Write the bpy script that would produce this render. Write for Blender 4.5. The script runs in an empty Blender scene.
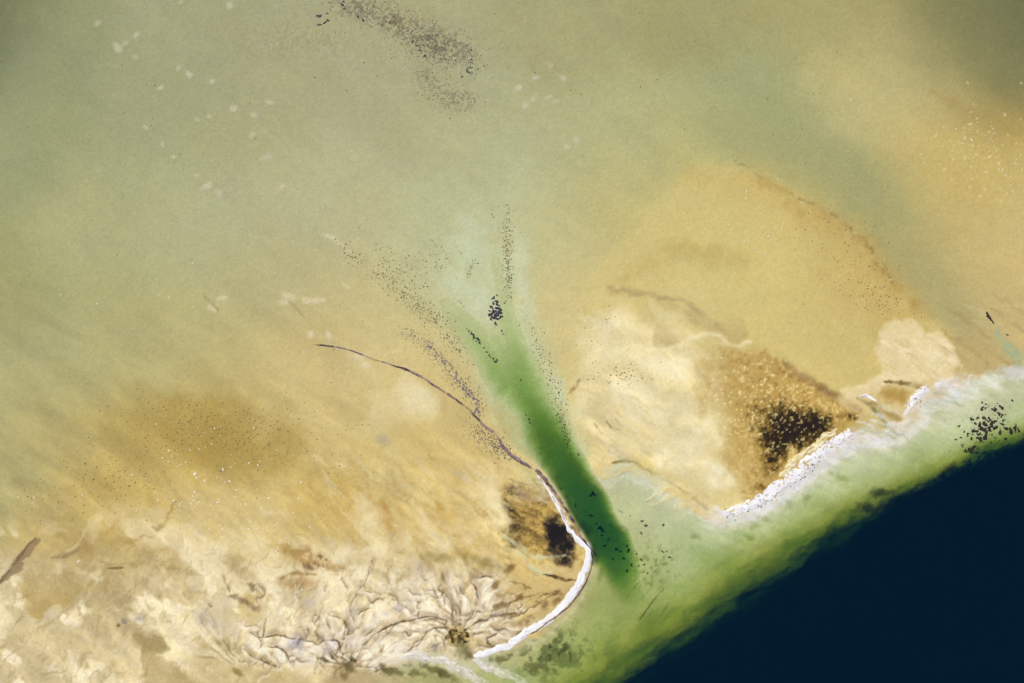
import bpy, bmesh, math, random
import numpy as np

# ------------------------------------------------------------------ camera, sky, sun, exposure
MPP = 0.5                      # metres of ground per photo pixel
CAM_H = 600.0
scene = bpy.context.scene
SUN_EL, SUN_AZ = math.radians(48), math.radians(128)   # azimuth of the sun, counter-clockwise from +X (upper left of the frame)

cam_data = bpy.data.cameras.new("camera")
cam = bpy.data.objects.new("camera", cam_data)
scene.collection.objects.link(cam)
cam.location = (0, 0, CAM_H)
cam_data.sensor_width = 36.0
cam_data.lens = 36.0 * CAM_H / (1024 * MPP)
cam_data.clip_start, cam_data.clip_end = 1.0, 20000.0
scene.camera = cam

world = bpy.data.worlds.new("World")
scene.world = world
world.use_nodes = True
wn = world.node_tree
sky = wn.nodes.new("ShaderNodeTexSky")
sky.sky_type = 'NISHITA'
sky.sun_disc = False
sky.sun_elevation = SUN_EL
sky.sun_rotation = math.radians(90) - SUN_AZ
wn.links.new(sky.outputs[0], wn.nodes["Background"].inputs[0])
wn.nodes["Background"].inputs[1].default_value = 0.08

sd = bpy.data.lights.new("sun", 'SUN')
sd.energy = 4.0
sd.angle = math.radians(0.53)
sd.color = (1.0, 0.955, 0.89)
sun = bpy.data.objects.new("sun", sd)
scene.collection.objects.link(sun)
sun.rotation_euler = (math.radians(90) - SUN_EL, 0, SUN_AZ + math.radians(90))
sun.location = (-200, 200, 300)

scene.view_settings.view_transform = 'Standard'
scene.view_settings.look = 'None'
scene.view_settings.gamma = 1.0
scene.view_settings.use_curve_mapping = False
scene.view_settings.exposure = 0.55
scene.cycles.max_bounces = 6
scene.cycles.transparent_max_bounces = 12

# brightness that a level matt surface of albedo 1 shows (linear, per channel): lets colours below be given as seen
GAIN = np.array([1.70, 1.70, 1.75])

random.seed(7)
rng = np.random.default_rng(11)

# ------------------------------------------------------------------ numeric helpers
def axis(lo, hi, margin=40, n=72, g=1.085):
    core = np.arange(lo - margin, hi + margin + 1, 1.0)
    steps = np.cumsum(1.0 * g ** np.arange(1, n + 1))
    return np.concatenate([core[0] - steps[::-1], core, core[-1] + steps])

U = axis(0, 1024)
V = axis(0, 683)
UU, VV = np.meshgrid(U, V)          # shape (rows v, cols u)
NV, NU = UU.shape

def world_xy(u, v):
    return (u - 512.0) * MPP, (341.5 - v) * MPP

_tabs = {}
def _tab(seed):
    if seed not in _tabs:
        _tabs[seed] = np.random.default_rng(1000 + seed).random((256, 256)).astype(np.float32) * 2 - 1
    return _tabs[seed]

def vnoise(x, y, seed):
    t = _tab(seed)
    xi = np.floor(x); yi = np.floor(y)
    fx = (x - xi); fy = (y - yi)
    fx = fx * fx * fx * (fx * (fx * 6 - 15) + 10); fy = fy * fy * fy * (fy * (fy * 6 - 15) + 10)
    x0 = xi.astype(np.int64) & 255; y0 = yi.astype(np.int64) & 255
    x1 = (x0 + 1) & 255; y1 = (y0 + 1) & 255
    a = t[y0, x0]; b = t[y0, x1]; c = t[y1, x0]; d = t[y1, x1]
    return (a + (b - a) * fx) * (1 - fy) + (c + (d - c) * fx) * fy

def nz(u, v, scale, octv=3, seed=0, ang=0.0, stretch=1.0, gain=0.5):
    """fractal noise, about -1..1; scale in pixels; features drawn out along ang (degrees, image down is positive)"""
    ca, sa = math.cos(math.radians(ang)), math.sin(math.radians(ang))
    x = (u * ca + v * sa) / (scale * stretch)
    y = (-u * sa + v * ca) / scale
    out = 0; amp = 1.0; tot = 0
    for o in range(octv):
        out = out + amp * vnoise(x + 17.3 * o, y + 9.1 * o, seed * 7 + o)
        tot += amp; amp *= gain; x = x * 2.03; y = y * 2.03
    return out / tot * 1.6

def sstep(a, b, x):
    t = np.clip((x - a) / (b - a), 0, 1)
    return t * t * (3 - 2 * t)

def win(u0, u1, v0, v1):
    i0, i1 = np.searchsorted(U, [u0, u1]); j0, j1 = np.searchsorted(V, [v0, v1])
    return (slice(max(j0, 0), min(j1 + 1, NV)), slice(max(i0, 0), min(i1 + 1, NU)))

def smooth(pts, n=6, closed=False):
    P = np.array(pts, float)
    if closed:
        Q = np.vstack([P[-1], P, P[0], P[1]])
    else:
        Q = np.vstack([2 * P[0] - P[1], P, 2 * P[-1] - P[-2]])
    out = []
    for i in range(1, len(Q) - 2):
        p0, p1, p2, p3 = Q[i - 1], Q[i], Q[i + 1], Q[i + 2]
        for t in np.arange(n) / n:
            out.append(0.5 * (2 * p1 + (p2 - p0) * t + (2 * p0 - 5 * p1 + 4 * p2 - p3) * t * t + (3 * p1 - p0 - 3 * p2 + p3) * t ** 3))
    if not closed:
        out.append(Q[-2])
    return np.array(out)

def pdist(pts, u, v):
    """distance to a polyline, signed side (+ right of travel in image), interpolated extra columns"""
    best = np.full(u.shape, 1e9); side = np.zeros(u.shape)
    nx = pts.shape[1] - 2
    ext = [np.zeros(u.shape) for _ in range(nx)]
    for a, b in zip(pts[:-1], pts[1:]):
        dx, dy = b[0] - a[0], b[1] - a[1]
        L = dx * dx + dy * dy + 1e-9
        t = np.clip(((u - a[0]) * dx + (v - a[1]) * dy) / L, 0, 1)
        ex, ey = u - a[0] - t * dx, v - a[1] - t * dy
        d = np.hypot(ex, ey)
        m = d < best
        best = np.where(m, d, best)
        side = np.where(m, np.sign(dx * ey - dy * ex), side)
        for k in range(nx):
            ext[k] = np.where(m, a[2 + k] + t * (b[2 + k] - a[2 + k]), ext[k])
    return best, side, ext

def inside(pts, u, v):
    c = np.zeros(u.shape, bool)
    n = len(pts)
    for i in range(n):
        x0, y0 = pts[i][:2]; x1, y1 = pts[(i + 1) % n][:2]
        if y0 == y1: continue
        c ^= ((y0 > v) != (y1 > v)) & (u < (x1 - x0) * (v - y0) / (y1 - y0) + x0)
    return c

# ------------------------------------------------------------------ sediment: colours as seen (sRGB), lens vignette painted into upper corners, and height
base_pts = """
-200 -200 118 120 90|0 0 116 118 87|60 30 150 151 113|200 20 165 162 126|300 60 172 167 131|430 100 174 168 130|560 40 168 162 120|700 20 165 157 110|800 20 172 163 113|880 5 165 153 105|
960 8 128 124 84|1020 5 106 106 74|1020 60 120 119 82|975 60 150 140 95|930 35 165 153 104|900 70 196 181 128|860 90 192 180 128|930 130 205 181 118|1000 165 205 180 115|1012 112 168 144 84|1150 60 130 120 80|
740 110 168 167 122|780 140 161 161 115|840 190 160 158 111|870 222 165 160 112|900 262 178 168 114|950 305 180 166 112|700 150 172 171 125|640 140 180 175 130|560 120 179 175 134|470 160 184 181 144|
40 150 156 156 115|150 120 164 162 124|250 120 171 167 129|100 220 174 171 129|200 230 179 175 134|300 200 184 178 140|5 300 161 159 113|100 310 173 170 122|200 330 182 175 125|280 270 180 172 130|340 260 188 180 138|
30 400 174 169 121|130 380 178 170 118|60 470 178 165 111|8 470 173 167 117|150 450 188 166 100|210 435 176 150 80|280 440 194 172 108|300 400 205 185 130|250 370 190 178 125|
120 500 194 169 100|60 530 195 172 112|90 590 188 162 98|160 540 206 184 128|230 560 218 199 147|200 520 208 187 130|330 500 206 180 114|350 440 207 186 124|400 440 210 189 126|420 500 212 187 122|460 480 215 190 125|470 530 220 195 130|
370 370 210 193 142|340 330 195 178 125|440 400 208 185 125|480 440 205 180 120|60 650 215 195 145|120 640 219 199 145|20 620 205 186 135|200 620 216 196 147|280 620 222 204 158|330 610 221 199 154|
400 570 218 198 148|500 600 205 180 122|460 620 208 184 130|300 550 212 190 130|400 640 215 198 160|-150 400 160 160 115|-150 650 200 182 132|250 850 205 190 145|
580 250 190 182 135|620 230 196 181 121|680 180 205 186 121|740 200 211 189 121|800 220 208 182 113|850 275 194 164 96|880 303 183 152 88|760 270 211 194 124|700 260 208 190 125|640 290 205 185 125|600 320 216 196 136|
660 350 226 209 160|740 330 209 193 126|800 340 206 188 122|830 385 202 182 116|650 400 231 216 166|620 430 222 203 152|700 450 229 211 156|740 400 196 167 100|770 375 204 176 108|800 400 190 160 90|900 350 214 193 140|
950 360 196 171 116|980 325 190 175 121|1010 300 205 181 126|1000 250 205 182 125|975 200 204 178 111|930 260 190 172 115|1200 250 205 180 120|590 380 216 196 135|580 440 215 196 140|
480 230 192 190 148|440 260 190 188 148|540 260 194 188 142|560 330 206 193 140|410 330 198 188 138|450 370 204 190 136|500 420 206 192 140|530 370 200 195 150
"""
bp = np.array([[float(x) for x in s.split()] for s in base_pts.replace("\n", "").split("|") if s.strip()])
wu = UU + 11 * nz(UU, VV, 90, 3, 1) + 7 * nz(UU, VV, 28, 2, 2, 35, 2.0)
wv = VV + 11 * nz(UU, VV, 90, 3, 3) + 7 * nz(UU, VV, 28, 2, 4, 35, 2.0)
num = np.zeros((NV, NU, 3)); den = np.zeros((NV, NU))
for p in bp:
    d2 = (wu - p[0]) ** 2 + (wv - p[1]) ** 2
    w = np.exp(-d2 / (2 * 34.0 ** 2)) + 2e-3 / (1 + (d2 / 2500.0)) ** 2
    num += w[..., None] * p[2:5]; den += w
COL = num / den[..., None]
wy = sstep(150, 380, VV)[..., None]
COL *= np.array([0.997, 1.012, 0.985]) * (1 - wy) + np.array([1.025, 1.014, 0.98]) * wy
HGT = np.zeros((NV, NU))             # small relief (m)
DEPTH = np.zeros((NV, NU))          # water depth wanted (m); 0 on the dry flats

def blend(sl, mask, col, op=1.0):
    m = (np.clip(mask, 0, 1) * op)[..., None]
    COL[sl] = COL[sl] * (1 - m) + np.array(col, float) * m

def scale_col(sl, mask, f):
    COL[sl] *= (1 + mask * (f - 1))[..., None]

def blob(cu, cv, ru, rv, ang, col, op=1.0, soft=0.5, rough=0.25, rs=14, seed=0, dz=0.0):
    R = max(ru, rv) * 1.8 + 4
    sl = win(cu - R, cu + R, cv - R, cv + R)
    u, v = UU[sl], VV[sl]
    ca, sa = math.cos(math.radians(ang)), math.sin(math.radians(ang))
    x = ((u - cu) * ca + (v - cv) * sa) / ru; y = (-(u - cu) * sa + (v - cv) * ca) / rv
    r = np.hypot(x, y) + rough * nz(u, v, rs, 4, 20 + seed)
    m = 1 - sstep(1 - soft, 1 + soft * 0.6, r)
    blend(sl, m, col, op)
    HGT[sl] += dz * m
    return sl, m

def poly(pts, col, op=1.0, soft=3.0, rough=2.0, rs=10, seed=0, dz=0.0, fade=None, sm=4, ang=0, st=1):
    P = smooth(pts, sm, True) if sm > 1 else np.array(pts, float)
    pad = soft + rough * 2 + 4
    sl = win(P[:, 0].min() - pad, P[:, 0].max() + pad, P[:, 1].min() - pad, P[:, 1].max() + pad)
    u, v = UU[sl], VV[sl]
    d, _, _ = pdist(np.vstack([P, P[:1]])[:, :2], u, v)
    s = np.where(inside(P, u, v), d, -d) + rough * nz(u, v, rs, 4, 30 + seed, ang, st)
    m = sstep(-soft, soft, s)
    if fade is not None:             # (u0,v0,u1,v1): fades from full at the first point to nothing at the second
        fx, fy = fade[2] - fade[0], fade[3] - fade[1]
        t = ((u - fade[0]) * fx + (v - fade[1]) * fy) / (fx * fx + fy * fy)
        m = m * (1 - sstep(0, 1, t))
    blend(sl, m, col, op)
    HGT[sl] += dz * m
    return sl, m

def stroke(pts, col, op=1.0, soft=0.6, rough=0.6, rs=5, seed=0, dz=0.0, broken=0.0, side=0, wscale=1.0):
    """pts: (u, v, half width). side +1/-1 keeps only one flank sharp and lets the other run out softly (x4)"""
    P = smooth(pts, 5)
    wm = P[:, 2].max() * wscale * (5 if side else 1.8) + rough * 2 + 3
    sl = win(P[:, 0].min() - wm, P[:, 0].max() + wm, P[:, 1].min() - wm, P[:, 1].max() + wm)
    u, v = UU[sl], VV[sl]
    d, s, (w,) = pdist(P, u + rough * nz(u, v, rs, 3, 40 + seed), v + rough * nz(u, v, rs, 3, 41 + seed))
    w = np.maximum(w * wscale, 0.05)
    if side:
        w = np.where(s * side > 0, w * 4, w)
    m = 1 - sstep(w * (1 - soft), w * (1 + soft), d)
    m = m * np.clip(w / 0.5, 0, 1) * np.clip(0.72 + 0.55 * nz(u, v, 8, 3, 62 + seed), 0.1, 1)
    if broken:
        m = m * sstep(-0.5 + broken, 0.1 + broken, nz(u, v, 4, 3, 60 + seed))
    blend(sl, m, col, op)
    HGT[sl] += dz * m
    return sl, m

ALL = (slice(None), slice(None))

# broad brushed streaks left by draining water
st1 = nz(UU, VV, 22, 4, 6, 40, 3.5)
st2 = nz(UU, VV, 9, 3, 8, 25, 3.0)
low = sstep(250, 420, VV)
COL *= (1 + (0.042 * st1 + 0.022 * st2) * (0.3 + 0.7 * low))[..., None]
hue = nz(UU, VV, 70, 3, 9)
COL *= 1 + hue[..., None] * np.array([0.007, 0.002, -0.014])

# ---- upper flat: pale scuffs
for cu, cv, r in [(137, 35, 3), (136, 58, 3), (161, 88, 3), (179, 69, 3), (189, 74, 4), (213, 82, 3), (271, 103, 3.5), (234, 109, 4), (255, 116, 3), (146, 128, 3), (163, 145, 2.5),
                  (174, 158, 2.5), (267, 158, 5), (207, 187, 4.5), (219, 193, 4), (198, 176, 3), (230, 6, 4), (182, 3, 3), (198, 120, 3), (210, 118, 2.5), (253, 136, 3), (99, 24, 4), (118, 48, 5), (126, 44, 3),
                  (519, 88, 4), (536, 78, 3), (551, 67, 3), (563, 78, 4), (549, 98, 3), (534, 100, 3), (525, 107, 3), (556, 102, 3), (525, 22, 2.5), (283, 187, 3), (577, 140, 4), (568, 148, 3)]:
    blob(cu, cv, r * 1.2, r * 0.8, rng.uniform(-60, 60), (205, 195, 168), rng.uniform(0.4, 0.8), 0.7, 0.35, 4, int(cu) % 9, 0.12)
# tan band, and corner vignette painted darker at upper right
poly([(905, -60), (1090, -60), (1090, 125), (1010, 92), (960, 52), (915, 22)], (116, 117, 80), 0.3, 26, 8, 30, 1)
stroke([(930, 90, 4), (960, 110, 6), (1000, 125, 7), (1050, 140, 8)], (172, 146, 84), 0.5, 1.0, 4, 14, 2)
for _ in range(60):
    u, v = rng.normal(985, 28), rng.normal(150, 24)
    blob(u, v, rng.uniform(0.8, 2.2), rng.uniform(0.6, 1.2), rng.uniform(0, 180), (232, 216, 170), 0.7, 0.6, 0.2, 3, 1)

# ---- right bank: a rounded golden fan against the grey-green valley
poly([(700, 120), (760, 110), (830, 140), (880, 190), (920, 240), (955, 290), (985, 320), (960, 330), (920, 305), (890, 275), (862, 238), (825, 205), (780, 180), (735, 160)], (163, 161, 112), 0.35, 16, 6, 24, 21)
fan_pts = [(560, 420), (566, 350), (582, 300), (608, 255), (640, 215), (675, 182), (715, 164), (755, 170), (800, 197), (838, 216), (866, 240), (890, 280), (925, 318), (950, 345), (900, 400), (840, 420), (740, 500), (680, 490), (610, 462)]
poly(fan_pts, (214, 195, 127), 0.6, 10, 6, 22, 22)
poly([(690, 175), (755, 172), (800, 198), (838, 217), (866, 241), (890, 281), (925, 318), (890, 325), (858, 300), (826, 262), (780, 220), (735, 195)], (202, 170, 98), 0.45, 22, 10, 20, 23, 0, None, 4)
poly([(572, 400), (580, 335), (612, 305), (655, 320), (700, 345), (735, 365), (725, 410), (735, 450), (745, 490), (700, 492), (650, 462), (600, 455)], (236, 219, 170), 0.65, 14, 8, 26, 24)
stroke([(735, 163, 1.2), (755, 172, 1.2), (775, 187, 1.3), (800, 199, 1.5), (830, 213, 2.2), (852, 230, 1.6)], (136, 108, 62), 0.42, 0.8, 1.5, 4, 3, -0.1, 0.1)
stroke([(760, 182, 4), (800, 206, 7), (830, 222, 9), (862, 244, 9), (893, 285, 8), (915, 305, 6)], (178, 142, 70), 0.42, 1.0, 5, 16, 4)
stroke([(852, 232, 2), (870, 247, 3), (882, 266, 3.5), (892, 284, 3)], (140, 110, 55), 0.55, 1.0, 3, 6, 5, 0, 0.15)
stroke([(740, 262, 8), (690, 250, 9), (640, 265, 8), (612, 290, 6)], (186, 160, 92), 0.35, 1.0, 6, 18, 6)
blob(700, 255, 42, 14, 20, (182, 164, 95), 0.30, 0.8, 0.4, 14, 6)
stroke([(608, 288, 3), (625, 292, 4), (650, 296, 3)], (155, 132, 88), 0.5, 1.0, 3, 8, 7)
stroke([(653, 294, 1.5), (664, 299, 2.2), (676, 299, 1.6), (688, 303, 2), (700, 314, 2.8), (712, 322, 3), (724, 330, 2.5)], (150, 130, 94), 0.5, 0.9, 2, 6, 8, -0.08)
stroke([(660, 302, 3), (690, 315, 4), (718, 335, 5)], (182, 158, 108), 0.4, 1.0, 3, 9, 9)
poly([(655, 349), (654, 335), (662, 322), (676, 326), (698, 332), (690, 338), (672, 345), (664, 348)], (190, 168, 112), 0.65, 2, 2, 8, 2, -0.06, (660, 347, 672, 318))
poly([(722, 336), (733, 345), (745, 341), (748, 330), (735, 315), (715, 308)], (190, 168, 112), 0.6, 2, 2, 8, 3, -0.06, (735, 345, 722, 308))
stroke([(654, 350, 2), (668, 349, 2), (690, 340, 3), (706, 334, 3), (722, 338, 2), (733, 347, 2), (750, 341, 2)], (236, 220, 176), 0.7, 0.9, 1.5, 6, 10, 0.05)
for cu, cv, ru, rv, a in [(655, 360, 38, 13, 10), (640, 395, 50, 16, 20), (690, 440, 30, 34, 20), (605, 335, 20, 26, 30), (715, 475, 18, 13, 0), (668, 372, 28, 9, 20)]:
    blob(cu, cv, ru, rv, a, (243, 229, 184), 0.75, 0.9, 0.5, 20, int(cu) % 8)
blob(716, 468, 8, 6, 0, (255, 246, 214), 0.8, 0.9, 0.3, 8, 3)
# golden marsh flank running to the black hollow
blob(745, 395, 52, 34, 35, (186, 154, 84), 0.6, 0.9, 0.35, 14, 4)
blob(800, 415, 52, 30, 30, (172, 138, 66), 0.7, 0.8, 0.35, 12, 5)
blob(752, 460, 34, 34, 0, (196, 166, 98), 0.5, 0.9, 0.35, 12, 6)
stroke([(764, 358, 2), (787, 370, 3.2), (811, 387, 4.2), (838, 402, 4.2), (860, 411, 2.5)], (148, 118, 78), 0.6, 1.0, 1.2, 5, 11, -0.1)
stroke([(700, 345, 3), (742, 352, 4), (776, 362, 4), (800, 377, 3)], (214, 196, 136), 0.5, 1.0, 2, 8, 12)
wedge = [(700, 344), (722, 346), (748, 349), (772, 358), (795, 371), (820, 388), (845, 403), (862, 412), (838, 430), (788, 474), (748, 502), (728, 470), (716, 420), (704, 380)]
s_, m_ = poly(wedge, (190, 156, 86), 0.85, 5, 4, 12, 25, 0, (790, 405, 688, 420))
uw, vw = UU[s_], VV[s_]
wn_ = nz(uw, vw, 4, 4, 118); wn2 = nz(uw, vw, 14, 3, 119, 40, 1.6)
blend(s_, m_ * sstep(0.1, 0.8, wn_ + 0.4 * wn2), (150, 120, 60), 0.55)
blend(s_, m_ * sstep(0.35, 0.8, nz(uw, vw, 2.6, 3, 120)), (232, 210, 146), 0.7)
blend(s_, m_ * sstep(0.1, 0.7, wn2), (208, 178, 104), 0.4)
stroke([(778, 358, 2), (800, 373, 3.5), (825, 390, 4), (848, 404, 3.5), (862, 411, 1.5)], (144, 114, 72), 0.6, 1.0, 1.5, 5, 12)
sl = win(735, 865, 375, 490)
u, v = UU[sl], VV[sl]
n1 = nz(u, v, 5, 4, 12); n2 = nz(u, v, 18, 3, 13, 45, 1.5)
hole = np.exp(-(((u - 795) / 28) ** 2 + ((v - 430) / 26) ** 2)) + 0.9 * np.exp(-(((u - 772) / 14) ** 2 + ((v - 456) / 22) ** 2)) + 0.8 * np.exp(-(((u - 818) / 20) ** 2 + ((v - 424) / 11) ** 2)) \
    + 0.45 * np.exp(-(((u - 765) / 34) ** 2 + ((v - 415) / 26) ** 2)) + 0.7 * np.exp(-(((u - 853) / 14) ** 2 + ((v - 416) / 5) ** 2)) + 0.5 * np.exp(-(((u - 760) / 10) ** 2 + ((v - 488) / 8) ** 2))
gs = rng.normal(0, 1, u.shape)
blend(sl, sstep(0.10, 0.85, hole + 0.12 * n1), (142, 112, 50), 0.6)
m = sstep(0.30, 1.20, hole * (0.95 + 0.35 * n1) + (0.16 * n2 + 0.18 * nz(u, v, 2.0, 2, 48) + 0.07 * gs) * sstep(0.1, 0.5, hole))
blend(sl, m, (46, 37, 14), 0.92); HGT[sl] -= 0.05 * m
tuft = sstep(0.55, 0.9, nz(u, v, 2.4, 2, 14)) * sstep(0.22, 0.5, hole) * (v < 475)
blend(sl, tuft, (226, 200, 132), 0.6); HGT[sl] += 0.08 * tuft
poly([(790, 440), (794, 452), (800, 458), (792, 466), (787, 455)], (206, 178, 110), 0.6, 1.6, 1.6, 4, 4)
for _ in range(90):
    u0, v0 = rng.normal(745, 26), rng.normal(400, 20)
    blob(u0, v0, rng.uniform(0.8, 2.0), rng.uniform(0.7, 1.4), rng.uniform(0, 180), (240, 222, 160), 0.6, 0.6, 0.2, 3, 2)
# pale lobe by the shore
poly([(877, 345), (882, 330), (892, 320), (905, 322), (920, 330), (938, 332), (950, 343), (956, 355), (955, 368), (950, 378), (935, 384), (915, 384), (895, 388), (872, 395), (850, 400), (842, 392), (858, 384), (878, 372)], (230, 210, 160), 0.8, 3.5, 4.5, 10, 5, 0.06)
for _ in range(60):
    a0, b0 = rng.uniform(880, 950), rng.uniform(328, 384)
    stroke([(a0, b0, .6), (a0 + 7, b0 + 4, rng.uniform(.8, 2.2)), (a0 + 14, b0 + 9, .5)], random.choice([(244, 228, 186), (206, 180, 124), (240, 220, 172), (214, 190, 138)]), 0.45, 1.0, 1.2, 5, 6)
blob(925, 352, 24, 12, 30, (238, 220, 172), 0.5, 0.8, 0.5, 10, 7)
poly([(838, 405), (845, 392), (870, 390), (900, 384), (930, 378), (945, 382), (928, 390), (910, 396), (908, 412), (896, 418), (880, 410), (860, 415)], (220, 196, 140), 0.6, 4, 3, 10, 6)
blob(893, 395, 19, 9, 10, (180, 146, 76), 0.7, 0.7, 0.35, 7, 8)
stroke([(884, 382, 1), (905, 383, 2), (918, 386, 2.5), (926, 387, 1)], (128, 104, 58), 0.75, 0.8, 1, 5, 13, -0.1)
stroke([(857, 398, 1), (868, 404, 1.8), (880, 416, 2.2), (897, 435, 1.8), (903, 438, 1)], (146, 134, 84), 0.85, 0.7, 0.6, 6, 14, -0.12)
stroke([(872, 402, 2), (885, 411, 3), (898, 418, 3)], (150, 128, 72), 0.5, 0.9, 1, 6, 15)
# dark runnel and pale rill toward the right edge
stroke([(990, 318, 2), (1000, 338, 3.5), (1012, 352, 5), (1024, 366, 6), (1045, 385, 7)], (165, 178, 138), 0.8, 0.9, 2, 8, 16)
for k in range(9):
    a0 = rng.uniform(925, 1010); b0 = rng.uniform(290, 372)
    stroke([(a0, b0, 1), (a0 + 22, b0 + 14, rng.uniform(1.5, 3)), (a0 + 48, b0 + 34, 1)], (208, 186, 138) if k % 2 else (172, 146, 92), 0.4, 1.0, 2, 8, 17 + k)
# small marks on the right bank
stroke([(569, 393, 1.2), (575, 386, 2.2), (580, 380, 1.2)], (150, 122, 68), 0.7, 0.9, 1, 3, 1)
stroke([(594, 423, 0.5), (598, 428, 0.8), (602, 434, 0.5)], (176, 146, 92), 0.9, 0.6, 0.3, 5, 2)
stroke([(606, 421, 0.5), (611, 428, 0.8)], (176, 146, 92), 0.9, 0.6, 0.3, 5, 3)
for _ in range(26):
    a0 = rng.uniform(585, 660); b0 = rng.uniform(395, 460); L = rng.uniform(8, 22)
    stroke([(a0, b0, 0.6), (a0 + L * 0.5, b0 + L * 0.3, rng.uniform(1, 2.5)), (a0 + L, b0 + L * 0.7, 0.6)], random.choice([(206, 180, 124), (238, 222, 178), (196, 182, 150)]), 0.4, 1.0, 1, 6, 4)

sl = win(560, 860, 270, 520)
u, v = UU[sl], VV[sl]
wu_ = u + 9 * nz(u, v, 30, 3, 91); wv_ = v + 9 * nz(u, v, 30, 3, 92)
wz = nz(wu_, wv_, 11, 4, 93, 32, 3.0)
wm_ = sstep(285, 330, v) * sstep(565, 590, u) * (1 - sstep(685, 730, u))
COL[sl] *= (1 + 0.05 * wz * wm_)[..., None]
blend(sl, wm_ * sstep(0.15, 0.6, nz(wu_, wv_, 24, 4, 94, 40, 1.6)), (242, 228, 184), 0.5)
# ---- left bank
blob(215, 435, 95, 36, 8, (170, 143, 72), 0.55, 0.9, 0.4, 24, 1)
blob(130, 490, 70, 34, 0, (192, 164, 92), 0.35, 0.9, 0.4, 24, 2)
blob(325, 500, 45, 30, 30, (200, 168, 92), 0.4, 0.9, 0.4, 20, 3)
poly([(375, 398), (392, 392), (398, 378), (410, 372), (430, 383), (440, 402), (428, 420), (400, 425), (384, 437), (366, 438), (358, 425), (366, 412)], (228, 210, 158), 0.7, 9, 6, 14, 1, 0, (405, 385, 395, 470))
blob(418, 400, 20, 16, 30, (236, 222, 176), 0.6, 0.9, 0.3, 12, 2)
blob(384, 440, 8, 6, 20, (186, 172, 140), 0.55, 0.8, 0.4, 5, 4)
stroke([(380, 366, 5), (400, 362, 6), (425, 378, 5), (450, 400, 4)], (214, 186, 128), 0.5, 1.0, 3, 10, 3)
# pale scuffs
for cu, cv, ru, rv in [(223, 299, 7, 3.5), (213, 308, 6, 3.5), (290, 297, 7, 4), (284, 303, 6, 3), (305, 300, 5, 3), (318, 301, 8, 3), (312, 335, 5, 4), (328, 335, 4, 5), (345, 285, 5, 2), (333, 238, 10, 2.2), (357, 357, 8, 5), (366, 366, 6, 4)]:
    blob(cu, cv, ru, rv, rng.uniform(-10, 35), (224, 210, 176), 0.65, 0.8, 0.5, 5, int(cu) % 7, 0.1)
stroke([(203, 294, 1), (211, 303, 1.6), (219, 311, 1)], (150, 138, 100), 0.6, 0.8, 0.6, 4, 5)
stroke([(318, 232, 0.8), (333, 240, 1.5), (352, 252, 1)], (226, 210, 180), 0.5, 0.9, 1, 5, 6)
stroke([(608 - 320, 300, 0.6), (620 - 320, 312, 1), (632 - 320, 328, 0.6)], (158, 142, 100), 0.5, 0.9, 1, 5, 7)
# brushed tan and pale fans in the middle of the left bank
fans = [((362, 488), (372, 505), (385, 520), (392, 536), 8, (184, 146, 76), 0.5), ((430, 500), (445, 525), (460, 548), (468, 562), 9, (192, 156, 80), 0.55), ((385, 505), (392, 530), (400, 545), (405, 552), 7, (184, 146, 78), 0.5),
        ((365, 492), (360, 520), (375, 545), (390, 560), 12, (226, 206, 152), 0.6), ((415, 505), (428, 530), (445, 550), (452, 560), 7, (228, 208, 152), 0.6), ((405, 485), (420, 495), (440, 515), (448, 530), 4, (224, 206, 152), 0.4),
        ((480, 470), (478, 495), (490, 520), (505, 550), 10, (230, 208, 150), 0.6), ((455, 470), (456, 500), (465, 520), (470, 540), 8, (204, 174, 108), 0.45), ((350, 470), (352, 490), (350, 520), (352, 545), 7, (202, 168, 96), 0.4)]
for k, (a, b, c, d, w, col, op) in enumerate(fans):
    stroke([(*a, w * 0.4), (*b, w), (*c, w * 0.9), (*d, w * 0.4)], col, op, 1.0, 4, 10, k)
for cu, cv, ru, rv, a in [(372, 515, 14, 34, -15), (395, 545, 26, 14, 20), (440, 545, 10, 26, -30), (345, 555, 22, 10, 10), (485, 490, 14, 34, -8), (300, 545, 20, 9, 25), (255, 545, 26, 12, 20), (190, 535, 26, 12, 15)]:
    blob(cu, cv, ru, rv, a, (232, 213, 163), 0.55, 0.9, 0.55, 16, int(cu) % 8)
for _ in range(210):
    a0 = rng.uniform(290, 500); b0 = rng.uniform(440, 580); L = rng.uniform(8, 34); s_ = rng.uniform(0.6, 1.3)
    stroke([(a0, b0, 0.7), (a0 + L * 0.45, b0 + L * 0.55 * s_, rng.uniform(0.7, 3.0)), (a0 + L, b0 + L * s_, 0.4)], random.choice([(200, 168, 100), (232, 213, 162), (188, 156, 94), (228, 206, 152), (206, 192, 160)]), rng.uniform(0.2, 0.42), 1.0, 2, 8, int(rng.integers(9)))
blob(437, 557, 26, 5, 8, (164, 146, 72), 0.55, 0.8, 0.4, 8, 5)
blob(482, 561, 15, 5, 15, (164, 140, 70), 0.6, 0.8, 0.4, 8, 6)
blob(345, 564, 14, 7, 0, (168, 150, 82), 0.55, 0.8, 0.3, 8, 7)  # soft olive shadow painted just above the dark line
stroke([(330, 571, 0.7), (345, 571.2, 0.9), (358, 570, 0.5)], (64, 52, 34), 0.9, 0.6, 0.3, 5, 8, -0.1)

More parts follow.
